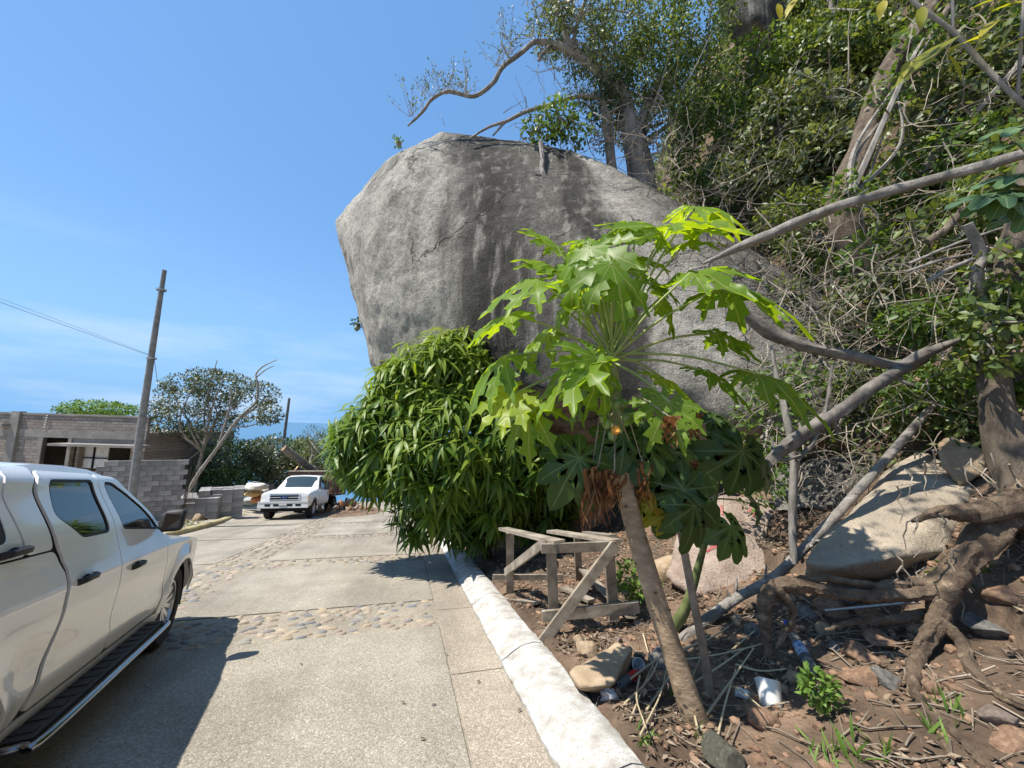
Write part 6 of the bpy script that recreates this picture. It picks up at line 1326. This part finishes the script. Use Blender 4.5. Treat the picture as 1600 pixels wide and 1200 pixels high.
shrub('cliff_plant', 'tiny leafy plant rooted on the boulder edge over the road', [(557, 505, 10.9, 6, 10, .2)], 60, .09, m_lf_dark, seed=90); shrub('cliff_plant', 'small green tuft on the rim of the boulder top', [(622, 222, 10.9, 9, 5, .2)], 50, .09, m_lf_fresh, seed=91)
# undergrowth sheet over the bank: leaves, dry vines, litter nobody could count
c = []; nn = []
while len(c) < 34000:
    y = random.uniform(-2, 24); x = xtoe(y)+random.uniform(-.1, 13)*random.random()
    z = H(x, y)
    if x < 4.6 and z < 1.0: continue
    c.append((x, y, z+random.random()**2*.9)); nn.append((-.6, -.3, .6))
c = np.array(c); nn = np.array(nn); n = len(c); dist = np.linalg.norm(c-EYE, axis=1)
o = leafobj('undergrowth', L_small, c, rnd_dirs(n, nn, .9, .1), nn+RNG.normal(size=(n, 3))*.6, np.clip(.016*dist, .06, .26)*RNG.uniform(.6, 1.2, n), m_lf_bank, base=(8, 5, 3)); tag(o, 'leafy undergrowth and creepers covering the steep bank', 'undergrowth')
mb = MB()
def tangle(mb, x, y, d, spx, spy, n, ln, r):
    for _ in range(n):
        p = P(random.gauss(x, spx), random.gauss(y, spy), d+random.uniform(-.3, .3)); dr = np.array([random.gauss(0, 1), random.gauss(0, .6), random.gauss(0, .7)]); dr /= np.linalg.norm(dr); pts = [p]; L_ = ln*random.uniform(.4, 1.3)
        cv = np.array([random.gauss(0, .3), random.gauss(0, .3), random.gauss(-.1, .3)])
        for k in range(6): dr = dr+cv*.5+RNG.normal(size=3)*.15; dr /= np.linalg.norm(dr); pts.append(pts[-1]+dr*L_/6)
        rr = r*random.uniform(.5, 1.4); mb.tube(pts, [rr*(1-.12*k) for k in range(7)], 4, False)
for a in [(1060, 280, 8.8, 60, 30, 90, 1.1, .014), (1150, 380, 6.6, 50, 40, 70, .9, .010), (1250, 420, 6.2, 60, 40, 70, .9, .009), (1330, 500, 4.6, 70, 70, 70, .8, .007), (1250, 560, 4.6, 50, 70, 70, .8, .006), (1440, 620, 3.7, 60, 50, 45, .5, .005), (1540, 480, 3.6, 60, 60, 60, .6, .006), (1480, 330, 4.6, 80, 60, 50, .8, .007), (1200, 680, 4.6, 40, 80, 60, .6, .005), (1270, 510, 5.6, 60, 50, 110, .8, .007), (1340, 560, 4.9, 50, 50, 80, .7, .006), (1300, 720, 4.2, 60, 30, 70, .4, .005), (1560, 380, 3.9, 50, 60, 50, .6, .006), (930, 210, 10, 70, 20, 110, 1.1, .012), (900, 110, 10.4, 50, 60, 90, 1.0, .010), (1040, 200, 10, 50, 50, 90, 1.0, .010), (1200, 300, 7.5, 90, 60, 60, .9, .008), (1330, 180, 7.5, 90, 90, 40, .9, .007), (1420, 420, 4.4, 70, 60, 90, .7, .006), (1250, 250, 8, 120, 100, 35, 1.0, .008), (1500, 150, 5, 80, 90, 60, .9, .008)]: tangle(mb, *a)
tag(mb.build('dry_vines', m_twig, base=P(1300, 500, 5), smooth=60), 'tangle of thin dry grey vines and twigs over the bank', 'twigs', kind='stuff')
# dry stalks at the papaya's foot: each one a stick
def gp(x, y, h=0): p = ong(x, y); return p+np.array([0, 0, h])
st_pairs = [((985, 1130), (1040, 1010)), ((1000, 1165), (1045, 1050)), ((985, 1080), (1060, 1040)), ((1010, 1115), (1070, 1060)), ((1005, 1000), (1030, 1075)), ((1090, 1160), (1095, 1050)), ((1115, 1190), (1150, 1085)), ((1105, 1130), (1180, 1060)), ((1060, 1050), (1200, 1015)), ((1080, 1075), (1165, 1035)), ((1140, 1085), (1190, 1150)), ((1000, 1075), (1010, 1200)), ((1120, 1040), (1200, 980)), ((1150, 1050), (1230, 1070)), ((1070, 1030), (1140, 1010)), ((970, 1110), (1035, 1065)), ((1040, 1035), (1110, 1000))]
for i, (a, b) in enumerate(st_pairs):
    A_ = gp(*a, .02+.03*(i % 3)); B_ = gp(*b, .05+.05*(i % 4)); m_ = (A_+B_)/2+RNG.normal(size=3)*.02
    tag(MB().tube(spline([A_, m_, B_], 4), [.008-.0005*k for k in range(9)], 6).build('dry_stalk', m_straw, base=A_, smooth=60), 'straw-coloured dry stalk lying around the papaya foot', 'stalk', 'dry stalks around the papaya')
# leaf litter and twigs on the soil
c = []
for _ in range(26000):
    y = random.uniform(.7, 8); x = random.uniform(1.36, 5.0)
    if nz3(x*2.2, y*2.2, 7) < .02+.25*random.random(): continue
    c.append((x, y, H(x, y)+random.uniform(.006, .03)))
c = np.array(c); n = len(c); m_litter = leafmat('leaf_litter', (.06, .04, .028), (.16, .11, .075), (.36, .29, .21), .1, .8, .2, tcol=(1.2, 1, .8))
up = RNG.normal(size=(n, 3))*.35+np.array([0, 0, 1]); tag(leafobj('leaf_litter', L_small, c, RNG.normal(size=(n, 3))*np.array([1, 1, .25]), up, RNG.uniform(.02, .075, n), m_litter, base=(3, 3, 0)), 'brown fallen leaves littering the soil bank', 'leaf litter')
mb = MB()
for _ in range(800):
    y = random.uniform(.8, 6); x = random.uniform(1.45, 4.6); z = H(x, y)+.015; a = random.uniform(0, 6.3); L_ = random.uniform(.06, .4); pts = [(x+math.cos(a)*L_*t, y+math.sin(a)*L_*t, H(x+math.cos(a)*L_*t, y+math.sin(a)*L_*t)+.012+.04*random.random()*t) for t in (0, .35, .7, 1)]
    mb.tube(pts, random.uniform(.0018, .0055), 4)
tag(mb.build('fallen_twigs', M('brown_twig', (.10, .08, .06), (.30, .25, .19), 2, .9), base=(3, 3, 0)), 'small fallen twigs strewn over the soil bank', 'twigs', kind='stuff')
# sprouting grass on the soil
c = []; d = []
for (x, y) in [(1060, 1100), (1110, 1180), (1320, 1180), (1290, 1190), (1460, 1150), (1375, 1185), (920, 1070), (1010, 1160), (1500, 1120), (1030, 930)]:
    p = ong(x, y)
    for _ in range(16): c.append(p+np.array([random.gauss(0, .04), random.gauss(0, .04), 0])); d.append((random.gauss(0, .5), random.gauss(0, .5), 1))
n = len(c); tag(leafobj('grass_sprouts', T_leaf(.12, .4, .03, 2), np.array(c), np.array(d), RNG.normal(size=(n, 3)), RNG.uniform(.05, .14, n), m_lf_fresh, base=c[0]), 'fresh green grass sprouts dotted over the soil bank', 'grass')
# ------------------------------------------------------------------ rubbish
m_pet_ = M('clear_plastic', (.55, .60, .62), rough=.08, spec=.8); b_ = m_pet_.node_tree.nodes['Principled BSDF']; b_.inputs['Transmission Weight'].default_value = .85; b_.inputs['IOR'].default_value = 1.2
m_lblb = M('blue_label', (.03, .11, .32), (.45, .55, .66), 30, .35, lo=.42, hi=.58); m_lblr = M('red_label', (.42, .02, .02), rough=.4); m_wp = M('white_plastic', (.66, .66, .60), (.74, .74, .70), 8, .5)
m_foam = M('grey_white_foam', (.50, .52, .52), (.62, .63, .62), 20, .6)
def bottle(a, b, r, label, lbl, l0=.35, l1=.6, cap=m_wp):
    a = rp3(a); b = rp3(b); d = b-a; L_ = d.length; q = Matrix.Translation(a) @ d.to_track_quat('Z', 'Y').to_matrix().to_4x4(); o = thing('plastic_bottle', label, 'bottle', a)
    MB().lathe([(.001, 0), (r*.8, 0), (r, .06*L_), (r*.93, .2*L_), (r, .3*L_), (r*.95, .5*L_), (r, .68*L_), (r*.75, .8*L_), (r*.4, .9*L_), (r*.38, L_)], 18, q).build('shell', m_pet_, o, smooth=60)
    MB().lathe([(r*1.012, l0*L_), (r*1.012, l1*L_)], 18, q).build('wrapper', lbl, o, smooth=60); MB().lathe([(r*.42, .93*L_), (r*.42, 1.02*L_), (.001, 1.02*L_)], 14, q).build('cap', cap, o, smooth=50)
bottle(gp(1270, 1062, .06), gp(1228, 985, .06), .038, 'crumpled clear water bottle with blue label lying under the roots', m_lblb, .22, .46, M('blue_cap', (.02, .08, .4), rough=.4))
bottle(gp(968, 1082, .05), gp(1000, 1062, .06), .032, 'clear soda bottle with red label beside the foam cup', m_lblr, .45, .8, m_lblr)
q = Matrix.Translation(rp3(gp(995, 1050, .06))) @ Vector((-.25, -1, .35)).to_track_quat('Z', 'Y').to_matrix().to_4x4(); cu_ = thing('foam_cup', 'white foam cup lying open toward the road by the rock', 'cup', gp(995, 1050))
MB().lathe([(.001, -.06), (.034, -.06), (.046, .04), (.049, .04), (.049, .046), (.044, .046), (.032, -.055), (.001, -.055)], 24, q).build('cup_wall', m_foam, cu_, smooth=40)
q = Matrix.Translation(rp3(gp(1203, 1100, .07))) @ Vector((.35, .5, .8)).to_track_quat('Z', 'Y').to_matrix().to_4x4(); pc = MB(); prof_ = [(.05, -.08), (.062, -.05), (.066, .05), (.070, .06), (.063, .055), (.058, -.045), (.045, -.07)]
pc.lathe(prof_, 22, q); pc.V = [(x+.012*nz3(x*20, y*20, z*20), y+.012*nz3(y*20, z*20, 3), z) for x, y, z in pc.V]
tag(pc.build('crushed_pot', m_wp, base=gp(1203, 1115), smooth=50), 'crushed cream plastic pot lying on a brown stone', 'pot')
for i, (x, y, s, lab) in enumerate([(950, 1092, .06, 'crumpled grey paper scrap beside the angular rock'), (945, 1000, .035, 'pinkish wrapper scrap in front of the trestle'), (1160, 1090, .045, 'small bluish grey bag scrap between the dry stalks'), (1000, 1030, .04, 'black plastic bag scrap above the foam cup')]):
    me = rockmesh('scrap', 1, 1, .7, 70+i, 3, 5, .5, .25); me.materials.append([m_foam, m_pink, m_foam, m_blackp][i]); o = link('litter_scrap', me, None); o.location = rp3(gp(x, y, s*.5)); o.scale = (s, s, s); tag(o, lab, 'scrap')
for i, (a, b) in enumerate([((1290, 975), (1440, 968))]):
    tag(MB().tube([gp(*a, .1), gp(*b, .12)], .012, 8).build('metal_tube', m_steel, base=gp(*a), smooth=60), 'thin shiny metal tube lying beneath the roots', 'tube')
# a few leaf scraps on the road
for i, (x, y) in enumerate([(655, 1158), (700, 1025), (750, 1065), (625, 1100), (470, 1040), (815, 1110)]):
    r = ray(x, y); t = -EYE[2]/(r[2]+GR*r[1]); p = EYE+r*t; V, F, a, ve = leaves_np(L_mid, np.array([[0, 0, .012]]), np.array([[math.cos(i*2), math.sin(i*2), -.14*math.sin(i*2)]]), np.array([[.2, .1, 1.0]]), [.045])
    o = link('fallen_leaf', npmesh('fallen_leaf', V, F, True, a*0+.4, ve), m_litter); o.location = (p[0], p[1], zr(p[1])+.004); tag(o, 'small dry brown leaf lying on the concrete road', 'leaf', 'dry leaves on the road')
p_, t = None, None
r = ray(678, 1102); t = -EYE[2]/(r[2]+GR*r[1]); p = EYE+r*t; o = link('pebble', rk[2].copy(), None); o.data.materials.clear(); o.data.materials.append(m_grock); o.location = (p[0], p[1], zr(p[1])+.004); o.scale = (.018, .018, .01); tag(o, 'dark pebble on the concrete slab near the gutter joint', 'pebble')
# ------------------------------------------------------------------ overhanging branches close to the viewer, upper right
m_lf_big = leafmat('big_blue_green_leaf', (.05, .10, .05), (.085, .16, .075), (.15, .25, .10), .35, .40, .45, vein=(.22, .30, .15))
m_lf_yel = leafmat('yellow_green_leaf', (.17, .20, .02), (.30, .30, .025), (.45, .38, .03), .5, .45, .35)
ob1 = thing('overhanging_branch', 'branch of large scalloped blue-green leaves hanging in from the right', 'branch', P(1700, 300, 1.9)); mb = MB()
limb(mb, [(1720, 290, 1.9, 16), (1640, 300, 1.85, 10), (1580, 295, 1.8, 6)], 8, 6, .05, 3); mb.build('stem', m_stemg, ob1, smooth=60)
BIG = palm_leaf([(0, 1), (36, .9), (-36, .9), (75, .72), (-75, .72), (120, .5), (-120, .5)], [(.4, .16), (.6, .21), (.75, .18), (.88, .11)], .6, .25, .03, 5)
for i, (ax_, ay_, tx, ty, sz) in enumerate([(1560, 300, 1500, 318, .20), (1575, 305, 1545, 340, .19), (1600, 290, 1590, 350, .20), (1600, 270, 1530, 285, .19), (1590, 225, 1540, 215, .18), (1610, 330, 1580, 365, .17), (1600, 195, 1560, 200, .17)]):
    big_leaf('leaf', ob1, P(ax_, ay_, 1.85), P(tx, ty, 1.75), sz, (-.2, -.5, 1), BIG, m_lf_big, .35+.08*i, P(1640, 290, 1.85), m_stemg, .003)
ob2 = thing('overhanging_branch', 'thin arching branch with sunlit yellow-green leaves across the top corner', 'branch', P(1640, 200, 2.2)); mb = MB()
limb(mb, [(1640, 195, 2.2, 16), (1590, 155, 2.2, 13), (1540, 105, 2.25, 13), (1490, 50, 2.3, 12), (1430, 5, 2.35, 10), (1390, -40, 2.4, 8)], 8, 6, .05, 4); mb.build('stem', m_bark_g, ob2, smooth=60)
TY = T_leaf(.30, .15, .05, 4)
for i, (ax_, ay_, tx, ty, sz) in enumerate([(1500, 55, 1395, 115, .0), (1440, 10, 1440, 40, 0), (1515, 15, 1560, -8, 0), (1545, 20, 1600, -5, 0), (1480, 85, 1512, 120, 0), (1465, 80, 1440, 95, 0), (1420, 95, 1412, 115, 0), (1530, 60, 1480, 70, 0), (1560, 30, 1530, 50, 0), (1600, 60, 1560, 70, 0), (1380, 0, 1375, 25, 0), (1245, -5, 1225, 22, 0), (1215, 5, 1222, 28, 0)]):
    d = 2.2 if ax_ > 1300 else 3.2; A_ = P(ax_, ay_, d); T2 = P(tx, ty, d-.05); L_ = max(np.linalg.norm(T2-A_), .10); V, F, a, ve = leaves_np(TY, np.array([A_]), np.array([T2-A_]), np.array([[-.3, -.4, 1.0]]), [L_])
    o = link('leaf', npmesh('leaf', V-np.array(ORG[ob2]), F, True, a*0+(.25+.06*i) % 1, ve), m_lf_yel, ob2)
    MB().tube([P(min(1640, ax_+10), max(0, ay_-4), d), A_], [.004, .002], 4).build('leaf_stalk', m_stemg, o)

mb = MB()
for q in ([(1390, -40, 2.4, 8), (1340, -120, 2.5, 8), (1260, -260, 2.7, 6)], [(1490, 50, 2.3, 9), (1480, -80, 2.3, 8), (1420, -300, 2.3, 5)], [(1590, 155, 2.2, 9), (1600, 0, 2.2, 8), (1620, -200, 2.2, 6)]): limb(mb, q, 6, 5, .05, 6)
mb.build('side_branch', m_bark_g, ob2, smooth=60)
cb = [(1.0, 1.6, 6.7, .9, .9, .5), (2.0, 2.2, 6.9, 1.0, .9, .5), (2.6, 1.2, 6.3, .9, .9, .5), (3.4, 1.6, 7.2, .9, .8, .5), (.6, .8, 6.2, .8, .8, .4)]
p, nn = blobpts(cb, 520, .2, 15); leafobj('upper_foliage', TY, p, rnd_dirs(520, nn, .9, .3), nn+RNG.normal(size=(520, 3))*.4+np.array([0, 0, .8]), RNG.uniform(.10, .20, 520), m_lf_yel, ob2)
